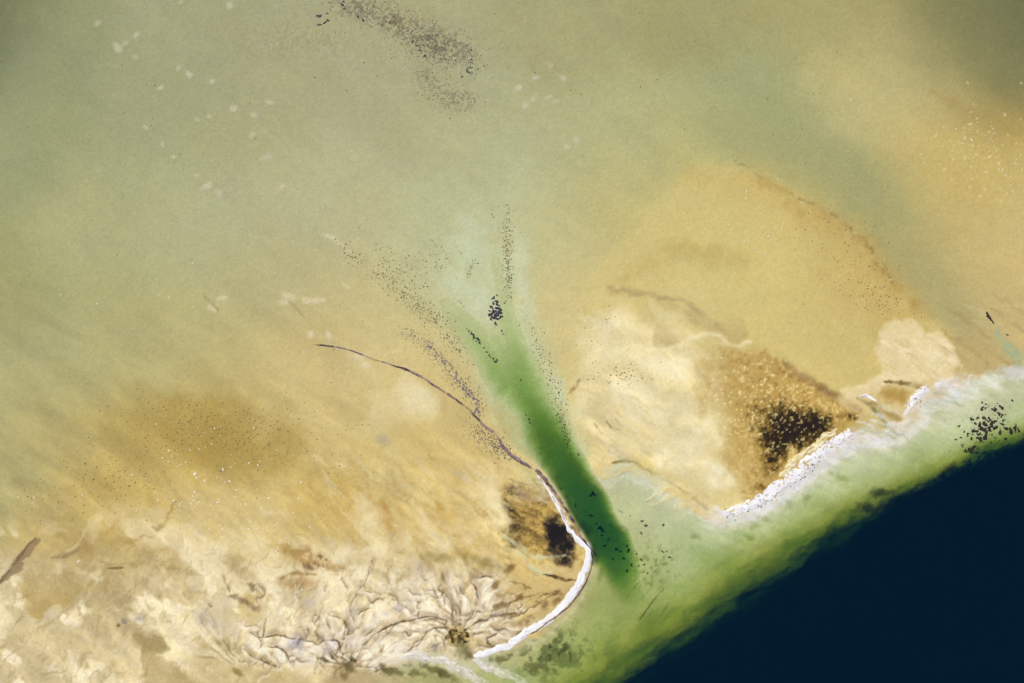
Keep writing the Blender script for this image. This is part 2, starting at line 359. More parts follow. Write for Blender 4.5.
sl = win(-60, 520, 470, 760)
u, v = UU[sl], VV[sl]
pn = nz(u + 10 * nz(u, v, 30, 2, 71), v + 10 * nz(u, v, 30, 2, 72), 42, 4, 73, 30, 1.4)
pm = sstep(-0.05, 0.5, pn) * sstep(500, 560, v + 0.10 * (250 - np.abs(u - 250))) * (1 - sstep(470, 515, u))
blend(sl, pm, (238, 221, 176), 0.75)
pm = sstep(0.25, 0.7, nz(u, v, 16, 4, 74, 40, 1.5)) * sstep(545, 600, v) * (1 - sstep(440, 500, u))
blend(sl, pm, (246, 232, 194), 0.65)
pm = sstep(0.25, 0.7, nz(u, v, 20, 4, 75, 40, 1.5)) * sstep(490, 560, v) * (1 - sstep(470, 515, u))
blend(sl, pm, (190, 164, 104), 0.35)
fe = nz(u + 8 * nz(u, v, 26, 3, 111), v + 8 * nz(u, v, 26, 3, 112), 6, 4, 113, 48, 5.0, 0.6)
fe2 = nz(u + 8 * nz(u, v, 22, 3, 114), v + 8 * nz(u, v, 22, 3, 115), 4, 4, 116, -58, 3.5, 0.6)
lowm = sstep(520, 590, v); edge_ = 1 - sstep(500, 530, u)
COL[sl] *= (1 + edge_ * (0.030 * fe + 0.035 * fe2 * lowm))[..., None]
blend(sl, sstep(0.25, 0.8, fe2) * lowm * edge_, (198, 186, 172), 0.35)
blend(sl, sstep(0.35, 0.9, -fe2) * lowm * edge_, (182, 154, 98), 0.3)
dm = (sstep(525, 590, v) * (1 - sstep(490, 520, u)))
grey = COL[sl].mean(-1, keepdims=True)
COL[sl] += (grey * np.array([1.10, 1.015, 0.83]) - COL[sl]) * (dm * 0.45)[..., None]
COL[sl] *= (1 + 0.03 * dm)[..., None]
# far left marks
poly([(-4, 584), (8, 571), (18, 556), (27, 546), (36, 537), (40, 541), (33, 549), (30, 556), (24, 560), (24, 568), (17, 573), (10, 578), (4, 583)], (152, 128, 92), 0.65, 1.2, 1.5, 3, 6, -0.06, None, 3)
stroke([(-5, 588, 1), (12, 568, 1.2), (26, 548, 1.2), (36, 538, 0.8)], (122, 98, 74), 0.5, 0.8, 0.8, 4, 9)
stroke([(52, 558, 0.8), (66, 555, 2.4), (74, 552, 1.6), (80, 548, 0.8)], (150, 122, 82), 0.6, 1.0, 0.6, 4, 1)
stroke([(60, 556, 0.6), (72, 549, 1.3), (80, 542, 1.3), (85, 532, 1.2), (91, 519, 1)], (212, 196, 140), 0.85, 0.8, 0.6, 4, 2, 0.08)
blob(88, 545, 9, 14, 0, (172, 142, 88), 0.5, 0.8, 0.3, 4, 8)
stroke([(152, 526, 0.8), (158, 529, 2.4), (164, 524, 1.8), (172, 507, 1.4), (176, 501, 0.6)], (164, 136, 78), 0.55, 1.0, 1.2, 5, 3, -0.08)
blob(158, 515, 8, 9, 0, (214, 194, 142), 0.6, 0.7, 0.3, 6, 9)
for k, (a, b) in enumerate([((95, 541), (150, 536)), ((100, 564), (165, 560)), ((160, 564), (205, 577))]):
    stroke([(*a, 0.8), ((a[0] + b[0]) / 2, (a[1] + b[1]) / 2 + 2, 2.2), (*b, 0.6)], (172, 144, 84), 0.4, 1.0, 2.5, 8, 4 + k)
stroke([(108, 568, 0.5), (117, 568, 1.1), (124, 567, 0.5)], (122, 96, 54), 0.8, 0.8, 0.5, 5, 5)
poly([(20, 590), (30, 612), (38, 618), (48, 614), (58, 604), (72, 606), (76, 598), (90, 592), (108, 588), (125, 570), (95, 560), (40, 565)], (190, 162, 98), 0.6, 2.6, 4, 8, 7, -0.05, (50, 612, 60, 555))
poly([(132, 622), (146, 634), (160, 638), (168, 650), (160, 655), (172, 662), (188, 676), (192, 700), (146, 700), (143, 660), (138, 644)], (184, 162, 108), 0.6, 3.0, 3.5, 6, 8, -0.05)
poly([(136, 632), (158, 633), (168, 648), (155, 654), (142, 648)], (160, 140, 94), 0.4, 5, 3.5, 5, 9)
stroke([(156, 610, 1), (159, 622, 2.2), (164, 634, 2.2), (171, 645, 2.0), (178, 652, 3)], (248, 228, 172), 0.85, 0.8, 1.5, 5, 6, 0.12)
blob(177, 655, 13, 7, 0, (244, 224, 172), 0.8, 0.7, 0.5, 6, 3, 0.1)
poly([(205, 640), (232, 634), (246, 640), (268, 660), (300, 672), (330, 700), (190, 700), (185, 672)], (194, 172, 116), 0.5, 10, 5, 14, 10)
blob(228, 646, 10, 6, 30, (134, 116, 62), 0.6, 0.9, 0.4, 6, 4)
blob(238, 672, 6, 3, 40, (140, 126, 72), 0.6, 0.9, 0.4, 5, 5)
poly([(243, 596), (262, 592), (262, 610), (256, 624), (244, 624), (240, 610)], (194, 166, 102), 0.5, 4, 3, 8, 11)
for cu, cv in [(234, 596), (240, 600), (246, 602), (252, 605), (257, 608), (257, 590), (252, 587), (262, 588)]:
    blob(cu, cv, 4.5, 3, rng.uniform(0, 60), (140, 116, 86), 0.55, 0.9, 0.7, 4, int(cu) % 5)
stroke([(281, 579, 1.0), (288, 575, 1.8), (300, 573, 2), (316, 575, 1)], (152, 122, 66), 0.6, 1.0, 0.6, 5, 7, -0.1)
blob(300, 583, 22, 7, 0, (190, 156, 104), 0.6, 0.8, 0.35, 7, 6)
blob(310, 558, 30, 8, 20, (172, 136, 76), 0.6, 0.8, 0.5, 7, 7)
for _ in range(24):
    blob(rng.uniform(300, 330), rng.uniform(552, 572), 3, 1.8, rng.uniform(0, 90), random.choice([(226, 204, 160), (140, 112, 76)]), 0.6, 0.7, 0.4, 4, 1)
blob(212, 622, 26, 14, 25, (206, 192, 168), 0.45, 0.9, 0.4, 10, 8)
for _ in range(7):
    a0, b0 = rng.uniform(196, 224), rng.uniform(612, 624)
    stroke([(a0, b0, 0.5), (a0 + 5, b0 + 8, 0.8), (a0 + 8, b0 + 15, 0.4)], (150, 132, 118), 0.35, 0.9, 0.8, 4, 2)
blob(140, 618, 7, 4, 0, (176, 160, 136), 0.6, 0.8, 0.4, 5, 2); blob(119, 625, 2, 2, 0, (120, 98, 60), 0.8, 0.7, 0.3, 4, 2); blob(124, 621, 3, 4, -40, (150, 132, 120), 0.6, 0.7, 0.3, 4, 2)

# wrinkled lobes at the bottom left: pale cushions parted by dark creases
sl = win(170, 525, 560, 740)
u, v = UU[sl], VV[sl]
reg = np.exp(-(((u - 395) / 95) ** 4 + ((v - 632) / 46) ** 4)) * (0.4 + 0.6 * sstep(575, 612, v)) + 0.55 * np.exp(-(((u - 290) / 60) ** 4 + ((v - 630) / 32) ** 4))
qu = u + 7 * nz(u, v, 22, 3, 15); qv = v + 7 * nz(u, v, 22, 3, 16)
rid = np.abs(nz(qu, qv, 19, 2, 17, -55, 1.7, 0.35))
cre = (1 - sstep(0.0, 0.055, rid)) * sstep(0.0, 0.5, nz(u, v, 30, 2, 18) + 0.25)
cush = sstep(0.10, 0.6, rid)
blend(sl, cush * reg, (238, 220, 182), 0.55)
blend(sl, cush * reg * sstep(0.2, 0.7, nz(u, v, 14, 3, 19)), (200, 190, 182), 0.45)
blend(sl, cre * reg, (150, 124, 88), 0.35)
rib = nz(qu, qv, 4.0, 3, 21, -62, 4.5)
COL[sl] *= (1 + 0.075 * rib * reg)[..., None]
HGT[sl] += reg * (0.22 * np.minimum(rid, 0.5) + 0.02 * rib)
def fan(cu, cv, n, r0, r1, a0, a1, seed, op=0.8, sx=1.0):
    """mud lobes drawn together toward a drain: each lobe slopes gently up and breaks off at a dark crease"""
    sl = win(cu - r1 * sx - 5, cu + r1 * sx + 5, cv - r1 - 5, cv + r1 + 5)
    u, v = UU[sl], VV[sl]
    x = (u - cu) / sx + 3.5 * nz(u, v, 22, 2, 100 + seed); y = v - cv + 3.5 * nz(u, v, 22, 2, 101 + seed)
    r = np.hypot(x, y); th = np.arctan2(-y, x)
    ph = th * n / (2 * math.pi) + 0.45 * nz(u, v, 34, 2, 102 + seed) + 0.25 * np.log(r / r0 + 1)
    cell = np.floor(ph); t = ph - cell
    rnd = vnoise(cell + 0.5, cell * 0 + seed, 103) * 0.5 + 0.5
    reach = 1 - sstep(0.45, 1.0, r / (r1 * (0.55 + 0.45 * np.abs(rnd))))
    ang = sstep(a0, a0 + 0.35, th) * (1 - sstep(a1 - 0.35, a1, th))
    mk = reach * sstep(r0 * 0.3, r0, r) * ang
    wpx = 1.1 / np.maximum(2 * math.pi * r / n, 1)            # crease width in phase units
    cr = (1 - sstep(wpx * 0.5, wpx * 1.8, np.minimum(t, 1 - t))) * np.clip(0.35 + 1.0 * nz(u, v, 12, 3, 104 + seed), 0, 1)
    blend(sl, mk * sstep(0.15, 0.5, t) * (1 - sstep(0.7, 0.95, t)), (250, 237, 210), op * 0.95)
    blend(sl, mk * sstep(0.55, 1.0, t), (192, 172, 146), op * 0.6)  # shaded side of each lobe painted into the colour
    rb_ = nz(th * 40, np.log(r + 1) * 6, 1.6, 3, 105 + seed)
    COL[sl] *= (1 + 0.06 * rb_ * mk)[..., None]
    blend(sl, mk * cr, (110, 88, 60), op * 0.7)
    HGT[sl] += mk * (0.14 * sstep(0, 0.6, t) - 0.05 * cr)
fan(459, 633, 29, 9, 112, -0.5, 4.0, 4, 0.36, 1.3)
fan(349, 668, 25, 9, 100, 0.0, 3.2, 5, 0.36, 1.4)
fan(240, 668, 17, 8, 70, 0.2, 2.9, 6, 0.3, 1.5)
fan(400, 600, 13, 8, 50, -1.0, 3.1, 7, 0.3, 1.4)
fan(459, 633, 13, 7, 88, -0.3, 3.9, 1, 0.62, 1.25)
fan(349, 668, 11, 6, 78, 0.1, 3.1, 2, 0.62, 1.3)
fan(285, 665, 8, 6, 60, 0.3, 2.6, 3, 0.7, 1.5)
creases = [
    [(453, 622, 1.2), (441, 618, 1), (429, 616, .9), (413, 620, 1), (396, 623, 1.3), (375, 634, 1), (363, 647, 1), (355, 662, 1.6)],
    [(447, 628, 1.2), (435, 627, .9), (426, 634, .8), (418, 644, 1.2), (404, 655, .8)],
    [(453, 624, 1.6), (452, 612, 1.2), (451, 603, .9), (443, 590, .5)],
    [(457, 626, 1.4), (466, 621, 1.1), (472, 616, .8), (474, 606, .5)],
    [(472, 625, 1), (480, 621, 1.5), (488, 619, 1.6), (496, 616, 1.6), (504, 615, 1.3), (515, 613, .7)],
    [(495, 647, .7), (489, 644, 1.1), (487, 638, 1), (492, 635, .8), (499, 632, .5)],
    [(335, 655, .8), (341, 646, 1), (345, 634, 1), (345, 623, 1), (338, 617, .8), (328, 614, .5)],
    [(250, 632, .6), (258, 636, .9), (265, 637, .7), (275, 635, 1), (283, 635, .8), (292, 638, 1), (300, 638, 1.5), (306, 641, 1), (312, 641, .8), (318, 644, 1), (325, 640, .7), (332, 639, 1), (339, 642, 1), (340, 652, .8)],
    [(269, 646, .5), (279, 648, .8), (285, 652, 1.4), (290, 660, .8), (294, 666, .4)],
    [(244, 648, .5), (252, 655, .8), (262, 660, .7), (277, 667, .9)],
    [(300, 640, 1.5), (297, 646, 1), (291, 650, .6)],
    [(329, 653, .8), (335, 660, 1.2), (341, 665, .8)],
    [(345, 623, .7), (349, 631, .8), (344, 640, .6)],
    [(372, 560, .5), (368, 575, .6), (360, 590, .5)], [(478, 598, .8), (476, 588, 1), (470, 580, .6)], [(472, 578, .6), (484, 577, .8), (494, 578, .5)],
    [(418, 568, .4), (424, 580, .6), (432, 577, .4)], [(358, 614, .5), (366, 609, .8), (372, 606, .5)], [(392, 668, .8), (400, 676, 1), (410, 684, .7)], [(380, 666, .9), (388, 672, 1.2), (396, 676, .9)]]
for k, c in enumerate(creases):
    stroke([(a + .8, b - 2.6, w * 3.2) for a, b, w in c], (168, 142, 104), 0.40, 1.0, 2.2, 5, k % 9)  # soft brown shading painted along the upper side of the crease
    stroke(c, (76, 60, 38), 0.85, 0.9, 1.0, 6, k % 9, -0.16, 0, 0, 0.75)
    stroke([(a - .8, b + 3.0, w * 2.0) for a, b, w in c], (246, 230, 198), 0.5, 1.0, 2.0, 4, k % 7, 0.08)  # whitish highlight painted along the lower side
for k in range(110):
    a0 = 205 + 315 * rng.random() ** 0.6; b0 = rng.uniform(575, 668)
    c0 = min(((459, 633), (349, 668), (270, 668)), key=lambda q: math.hypot(q[0] - a0, (q[1] - b0) * 1.6))
    dx, dy = c0[0] - a0, c0[1] - b0; dd = math.hypot(dx, dy) + 1e-3
    tw = rng.normal(0, 0.5); dx, dy = (dx * math.cos(tw) - dy * math.sin(tw)) / dd, (dx * math.sin(tw) + dy * math.cos(tw)) / dd
    L = rng.uniform(6, 24); bd = rng.normal(0, 2.5)
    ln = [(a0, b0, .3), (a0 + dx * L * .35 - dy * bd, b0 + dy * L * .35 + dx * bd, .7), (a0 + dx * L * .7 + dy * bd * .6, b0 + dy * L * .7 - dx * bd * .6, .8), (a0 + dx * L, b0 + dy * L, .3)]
    stroke([(p, q - 1.8, w * 3) for p, q, w in ln], (178, 154, 116), rng.uniform(.2, .4), 1.0, 1.5, 5, k % 9)  # shade side of the short crease, painted brown
    stroke([(p - .6, q + 2.2, w * 2.4) for p, q, w in ln], (248, 234, 204), rng.uniform(.3, .6), 1.0, 1.5, 5, k % 8, 0.05)  # pale lit side painted opposite the shade
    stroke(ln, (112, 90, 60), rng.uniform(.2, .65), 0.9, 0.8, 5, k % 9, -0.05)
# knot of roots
sl = win(435, 485, 612, 660)
u, v = UU[sl], VV[sl]
g = np.exp(-(((u - 459) / 15) ** 2 + ((v - 635) / 13) ** 2))
a = nz(u, v, 3.0, 3, 22); kn = sstep(0.34, 0.62, g * (0.75 + 0.55 * a))
blend(sl, kn, (62, 48, 24), 0.9); HGT[sl] -= 0.1 * kn
blend(sl, sstep(0.25, 0.5, g) * sstep(0.35, 0.6, np.abs(nz(u, v, 4, 2, 23))), (196, 170, 110), 0.7)
blob(462, 650, 8, 10, 0, (150, 142, 96), 0.7, 0.8, 0.4, 5, 2)
for cu, cv, r in [(349, 666, 7), (352, 660, 4), (385, 671, 7), (404, 672, 5), (412, 676, 6), (346, 676, 6), (326, 660, 4)]:
    blob(cu, cv, r, r * 0.7, rng.uniform(0, 90), (74, 64, 40), 0.75, 0.9, 0.6, 4, int(cu) % 6)
for cu, cv, r, c in [(436, 648, 5, (126, 114, 116)), (398, 609, 4, (176, 162, 158)), (418, 570, 8, (204, 186, 160)), (300, 644, 6, (176, 166, 170)), (292, 645, 5, (190, 182, 188)), (328, 646, 7, (184, 174, 174)), (470, 655, 7, (160, 140, 110)), (357, 640, 8, (240, 226, 206)), (398, 650, 8, (246, 234, 214)), (370, 650, 7, (240, 224, 200)), (388, 660, 9, (242, 230, 210)), (312, 655, 12, (232, 216, 186)), (330, 600, 10, (236, 218, 176)), (410, 655, 10, (244, 232, 214))]:
    blob(cu, cv, r * 1.3, r, rng.uniform(-70, -30), c, 0.4, 1.0, 0.7, 6, int(cv) % 6)
poly([(330, 672), (345, 665), (365, 668), (380, 680), (385, 720), (320, 720)], (166, 142, 96), 0.55, 4, 3, 8, 12)

# ---- hollow behind the long shell ridge
sl = win(470, 620, 445, 650)
u, v = UU[sl], VV[sl]
g1 = np.exp(-(((u - 540) / 42) ** 2 + ((v - 528 - 0.35 * (u - 540)) / 38) ** 2)) * 1.1
n1 = nz(u, v, 6, 4, 24); n2 = nz(u, v, 2.2, 3, 25); n3 = nz(u, v, 2.6, 3, 26, 35, 2.5)
blend(sl, sstep(0.2, 0.9, g1 + 0.25 * n1), (168, 137, 74), 0.9)
blend(sl, sstep(0.3, 0.9, g1 + 0.2 * n1) * sstep(-0.1, 0.6, n2), (206, 174, 104), 0.6)
blend(sl, sstep(0.3, 0.9, g1 + 0.2 * n1) * sstep(0.0, 0.8, n3 + 0.3 * rng.normal(0, 1, u.shape)), (118, 96, 54), 0.55)
dk = 1.25 * np.exp(-(((u - 561) / 14) ** 4 + ((v - 542) / 17) ** 4)) + 0.85 * np.exp(-(((u - 552) / 12) ** 2 + ((v - 524) / 12) ** 2)) + 0.62 * np.exp(-(((u - 515) / 10) ** 2 + ((v - 533) / 15) ** 2)) + 0.52 * np.exp(-(((u - 509) / 10) ** 2 + ((v - 508) / 16) ** 2)) \
    + 0.75 * np.exp(-(((u - 566) / 10) ** 2 + ((v - 563) / 5) ** 2)) + 0.5 * np.exp(-(((u - 515) / 16) ** 2 + ((v - 489) / 6) ** 2)) + 0.5 * np.exp(-(((u - 508) / 7) ** 2 + ((v - 566) / 4) ** 2))
gs = rng.normal(0, 1, u.shape)
m = sstep(0.25, 1.25, dk * (0.98 + 0.35 * n1) + (0.14 * n2 + 0.22 * n3 + 0.12 * gs) * sstep(0.1, 0.5, dk))
blend(sl, sstep(0.12, 0.75, dk + 0.2 * n3), (116, 95, 52), 0.5)
blend(sl, m, (36, 34, 42), 0.92); HGT[sl] -= 0.05 * m
hz = np.exp(-(((u - 535) / 46) ** 2 + ((v - 530) / 44) ** 2))
COL[sl] *= (1 + hz * (0.10 * nz(u, v, 3.0, 4, 121, 38, 3.0, 0.65) + 0.05 * nz(u, v, 9, 3, 122)))[..., None]
stroke([(502, 535, 1.5), (518, 545, 2.4), (532, 555, 2.2), (548, 557, 2), (565, 555, 1.4)], (204, 194, 148), 0.85, 0.8, 1, 6, 1, 0.1)
stroke([(509, 548, 1.4), (520, 554, 1.8), (528, 563, 2), (538, 572, 2.4), (552, 574, 2)], (210, 200, 152), 0.85, 0.8, 1, 6, 2, 0.1)
stroke([(545, 566, 4), (562, 570, 4), (576, 572, 3)], (206, 184, 126), 0.7, 0.9, 1.5, 6, 3)
stroke([(543, 574, 0.7), (556, 577, 1.3), (568, 580, 1.2), (576, 580, 0.6)], (86, 66, 36), 0.85, 0.7, 0.7, 5, 4, -0.12)
for k, (a, b, w) in enumerate([((505, 605), (545, 592), 1.2), ((520, 615), (560, 590), 1.4), ((505, 580), (530, 590), 1.0), ((530, 600), (565, 592), 1.0), ((510, 640), (535, 625), 1.2), ((500, 590), (520, 600), .8)]):
    stroke([(*a, w * 0.5), ((a[0] + b[0]) / 2, (a[1] + b[1]) / 2 - 2, w), (*b, w * 0.5)], (118, 92, 52), 0.6, 0.9, 2, 5, k, -0.1)
for cu, cv, r in [(520, 598, 4), (500, 605, 5), (528, 622, 5), (510, 568, 4), (545, 605, 4), (515, 615, 4), (556, 600, 4), (495, 585, 4)]:
    blob(cu, cv, r * 1.4, r * 0.8, -30, (132, 104, 58), 0.6, 0.9, 0.6, 5, int(cu) % 5)
for _ in range(40):
    a0 = rng.uniform(505, 545); b0 = rng.uniform(478, 500)
    stroke([(a0, b0, 0.6), (a0 + 9, b0 + 2.5, rng.uniform(0.7, 1.6)), (a0 + 18, b0 + 6, 0.5)], random.choice([(206, 180, 130), (158, 134, 102), (180, 156, 120), (222, 198, 146)]), 0.5, 0.9, 1, 5, 3)
blob(500, 512, 9, 22, -15, (238, 220, 168), 0.7, 0.8, 0.4, 8, 5)

# local colour contrast raised on the banks, more than on the flat above
def boxblur(a, r):
    for ax in (0, 1):
        p = np.concatenate([np.repeat(a.take([0], ax), r + 1, ax), a, np.repeat(a.take([-1], ax), r, ax)], ax)
        c = np.cumsum(p, ax)
        n_ = a.shape[ax]
        a = (c.take(range(2 * r + 1, 2 * r + 1 + n_), ax) - c.take(range(0, n_), ax)) / (2 * r + 1)
    return a
bl = boxblur(boxblur(COL, 22), 22)
kk = (0.45 * sstep(330, 470, VV + 0.25 * np.clip(UU - 520, 0, 400)))[..., None]
COL += np.clip(COL - bl, -45, 45) * kk
# pale mint silt fanning out round the head of the channel
MINT = [(474, 258, 30), (480, 280, 46), (490, 310, 52), (507, 350, 46), (526, 395, 38), (548, 438, 32), (566, 470, 24), (590, 510, 16)]
P = smooth(MINT, 5)
sl = win(380, 650, 160, 560)
u, v = UU[sl], VV[sl]
d, _, (w,) = pdist(P, u + 8 * nz(u, v, 30, 3, 106), v + 8 * nz(u, v, 30, 3, 107))
mint = 1 - sstep(0.35, 1.15, d / w + 0.18 * nz(u, v, 9, 3, 108, 60, 2.0))
blend(sl, mint, (195, 200, 155), 0.8)
for cu, cv, ru, rv, a in [(520, 265, 12, 30, 0), (528, 300, 10, 24, -15), (455, 285, 26, 12, 40), (480, 300, 24, 12, 60), (560, 392, 7, 20, -20), (470, 240, 18, 26, 10)]:
    blob(cu, cv, ru, rv, a, (208, 216, 184), 0.5, 0.9, 0.4, 10, 4)
# ------------------------------------------------------------------ water: depths
def depth_line(pts, p=4.0):
    global DEPTH
    P = smooth(pts, 5)
    R = P[:, 2].max() * 2.2
    sl = win(P[:, 0].min() - R, P[:, 0].max() + R, P[:, 1].min() - R, P[:, 1].max() + R)
    u, v = UU[sl], VV[sl]
    d, s, (w, dep, q) = pdist(P, u + 2.6 * nz(u, v, 20, 4, 27), v + 2.6 * nz(u, v, 20, 4, 28))
    m = dep * np.exp(-(d / np.maximum(w, 1)) ** q)
    DEPTH[sl] = np.maximum(DEPTH[sl], m)

DEPTH_MAIN = [(494, 295, 26, .0, 2), (499, 325, 24, .16, 2), (507, 350, 19, .5, 2), (518, 378, 17, 1.2, 2), (532, 405, 16, 1.7, 2.2), (547, 435, 16, 2.7, 2.6), (561, 460, 16.5, 3.4, 3.2), (578, 490, 17.5, 4.1, 4), (596, 522, 18.5, 4.7, 4.4), (610, 548, 18, 4.5, 4), (620, 568, 16.5, 3.6, 3), (628, 588, 17, 1.7, 2), (636, 608, 24, .8, 2), (650, 632, 30, .6, 2), (668, 656, 30, .5, 2)]
depth_line(DEPTH_MAIN)
depth_line([(405, 262, 26, .0, 2), (432, 290, 24, .12, 2), (458, 318, 18, .22, 2), (483, 348, 13, .5, 2), (508, 385, 13, 1.1, 2)])
depth_line([(488, 215, 30, .0, 2), (495, 255, 26, .14, 2), (503, 292, 14, .18, 2), (511, 335, 12, .4, 2), (521, 372, 13, 1.1, 2)])
depth_line([(548, 395, 22, .15, 2), (562, 430, 18, .22, 2), (572, 470, 18, .25, 2)])
depth_line([(500, 405, 20, .15, 2), (525, 450, 18, .2, 2), (548, 490, 12, .2, 2)])

EDGE = smooth([(1500, 190), (1200, 350), (1090, 412), (1024, 447), (985, 462), (950, 478), (905, 506), (860, 534), (810, 565), (770, 591), (730, 619), (690, 647), (650, 675), (600, 712), (500, 790), (300, 950), (0, 1200), (-600, 1700)], 4)
ed, es, _ = pdist(EDGE, UU + 4 * nz(UU, VV, 34, 4, 29), VV + 4 * nz(UU, VV, 34, 4, 31))
edge = -ed * es                      # + on the land side
if edge[np.searchsorted(V, 100), np.searchsorted(U, 100)] < 0:
    edge = -edge
kx = 0.55 + 0.75 * (1 - sstep(720, 1000, UU))
e = edge / kx
shelf = np.interp(e, [-200, -90, -40, -20, -8, 4, 14, 26, 40, 60, 90, 150], [28, 27, 22, 15, 9.0, 4.8, 2.3, 1.15, 0.62, 0.38, 0.24, 0.18])

SHORE = smooth([(590, 545), (588, 560), (578, 590), (560, 612), (535, 632), (510, 646), (478, 655), (455, 655), (440, 648), (410, 655), (395, 668), (360, 685), (300, 740), (100, 900), (-600, 1500)], 4)
SHORE2 = smooth([(560, 445), (575, 470), (592, 478), (612, 462), (632, 460), (650, 470), (672, 483), (695, 496), (722, 514), (740, 512), (772, 497), (800, 474), (828, 452), (852, 436), (880, 434), (905, 425), (918, 405), (928, 395), (950, 385), (975, 374), (1024, 362), (1100, 330), (1500, 100)], 4)
LAGOON = np.vstack([SHORE[::-1], np.array([(588, 540), (575, 515), (560, 490), (545, 462), (552, 448)]), SHORE2, np.array([(2500, 0), (2500, 2500), (-600, 2500)])])
inw = inside(LAGOON, UU, VV)
dl, _, _ = pdist(np.vstack([LAGOON, LAGOON[:1]]), UU, VV)
sgn = np.where(inw, dl, -dl) + 2.2 * nz(UU, VV, 12, 4, 32) + 3 * nz(UU, VV, 7, 3, 33, 25, 3)
lag = sstep(-2, 16, sgn)
shelf = shelf * (1 + 0.35 * nz(UU, VV, 18, 4, 117, -30, 1.8) * sstep(-5, 5, e) * (1 - sstep(40, 70, e)))
lagz = shelf * sstep(-1, 26, sgn)
near_spit = np.exp(-((UU - 640) / 70) ** 2 - ((VV - 620) / 60) ** 2)
lagz = lagz + 0.30 * near_spit * lag
DEPTH = np.maximum(DEPTH, lagz)
DEPTH += 0.10 * lag * nz(UU, VV, 26, 3, 34, 30, 2.0) * sstep(0.2, 0.6, DEPTH)
# the shell ridges stand on a firm footing
foot = smooth([(476, 417), (497, 436), (512, 455), (534, 469), (548, 484), (560, 503), (572, 525), (582, 540), (588, 552), (584, 572), (574, 592), (558, 611), (536, 628), (510, 644), (478, 656)], 5)
sl = win(455, 620, 395, 680)
fd, fs, _ = pdist(foot, UU[sl], VV[sl])
DEPTH[sl] *= sstep(2.5, 9, fd)
# bottom colours under water
olive = (1 - sstep(4, 58, e)) * lag
wet = sstep(0.0, 0.32, DEPTH + 0.04 * nz(UU, VV, 10, 4, 35))
blend(ALL, wet * (1 - lag), (206, 212, 168), 0.85)
blend(ALL, sstep(1.2, 3.2, DEPTH) * (1 - olive), (206, 196, 84), 0.92)
sl = win(555, 660, 480, 610)
blend(sl, sstep(0.0, 0.7, nz(UU[sl], VV[sl], 9, 4, 109) + 0.25) * sstep(1.0, 3.0, DEPTH[sl]) * sstep(500, 545, VV[sl]), (120, 112, 50), 0.75)
m = np.maximum(lag * sstep(0.0, 0.3, DEPTH), sstep(-1, 9, sgn)) * 0.94
COL[:] = COL * (1 - m[..., None]) + (np.array([204, 202, 148]) + (np.array([12, 17, 42]) * sstep(610, 720, UU + 0.6 * (600 - VV))[..., None]) + 9 * nz(UU, VV, 40, 3, 36)[..., None]) * m[..., None]
blend(ALL, olive, (188, 174, 62), 0.92)
blend(ALL, (1 - sstep(2, 30, e)) * lag, (138, 126, 46), 0.7)
blend(ALL, (1 - sstep(-14, 16, e + 5 * nz(UU, VV, 9, 3, 47))) * lag, (92, 84, 40), 0.9)
stk = nz(UU, VV, 5, 4, 37, 22, 5.0)
rightside = sstep(640, 760, UU) * sstep(-2, 8, sgn) * np.exp(-np.clip(sgn, 0, None) / 17)
COL += (rightside * (0.7 + 1.3 * stk))[..., None] * np.array([30, 26, 38])
HGT += 0.03 * stk * lag
# dark weed at the shelf edge
for cu, cv, ru, rv, a in [(867, 507, 9, 6, 0), (886, 509, 24, 7, -8), (880, 493, 11, 5, 0), (904, 501, 20, 9, -20), (945, 477, 20, 8, -30), (842, 531, 14, 5, -20), (868, 508, 5, 4, 0), (879, 494, 6, 3, 0)]:
    blob(cu, cv, ru, rv, a, (74, 70, 28), 0.7, 0.9, 0.6, 6, int(cu) % 7)
# ochre sand tongues on the shelf below the right bank
for k, pts in enumerate([[(645, 500, 1), (662, 492, 2.2), (682, 487, 1)], [(652, 505, 1), (668, 499, 2), (684, 492, 1)], [(675, 508, 2), (692, 510, 3), (705, 514, 1)], [(612, 478, 1), (630, 470, 3), (655, 482, 4), (690, 503, 4), (715, 520, 2)], [(700, 515, 3), (722, 522, 5), (735, 530, 2)], [(600, 482, 1), (615, 470, 2), (632, 466, 1)]]):
    s_, m_ = stroke(pts, (226, 196, 124), 0.6, 1.0, 2, 6, k)
    DEPTH[s_] *= 1 - 0.7 * m_
stroke([(612, 463, 1), (622, 461, 1.4), (634, 462, 1.2), (645, 469, 1.2), (660, 477, 1.4), (676, 486, 1.5), (692, 497, 1.8), (706, 508, 1.8), (722, 514, 1)], (160, 136, 78), 0.5, 0.8, 1.2, 4, 6, -0.05)
stroke([(612, 463, .8), (622, 461, 1.3), (632, 462, .8)], (112, 100, 34), 0.7, 0.8, 0.8, 3, 7)
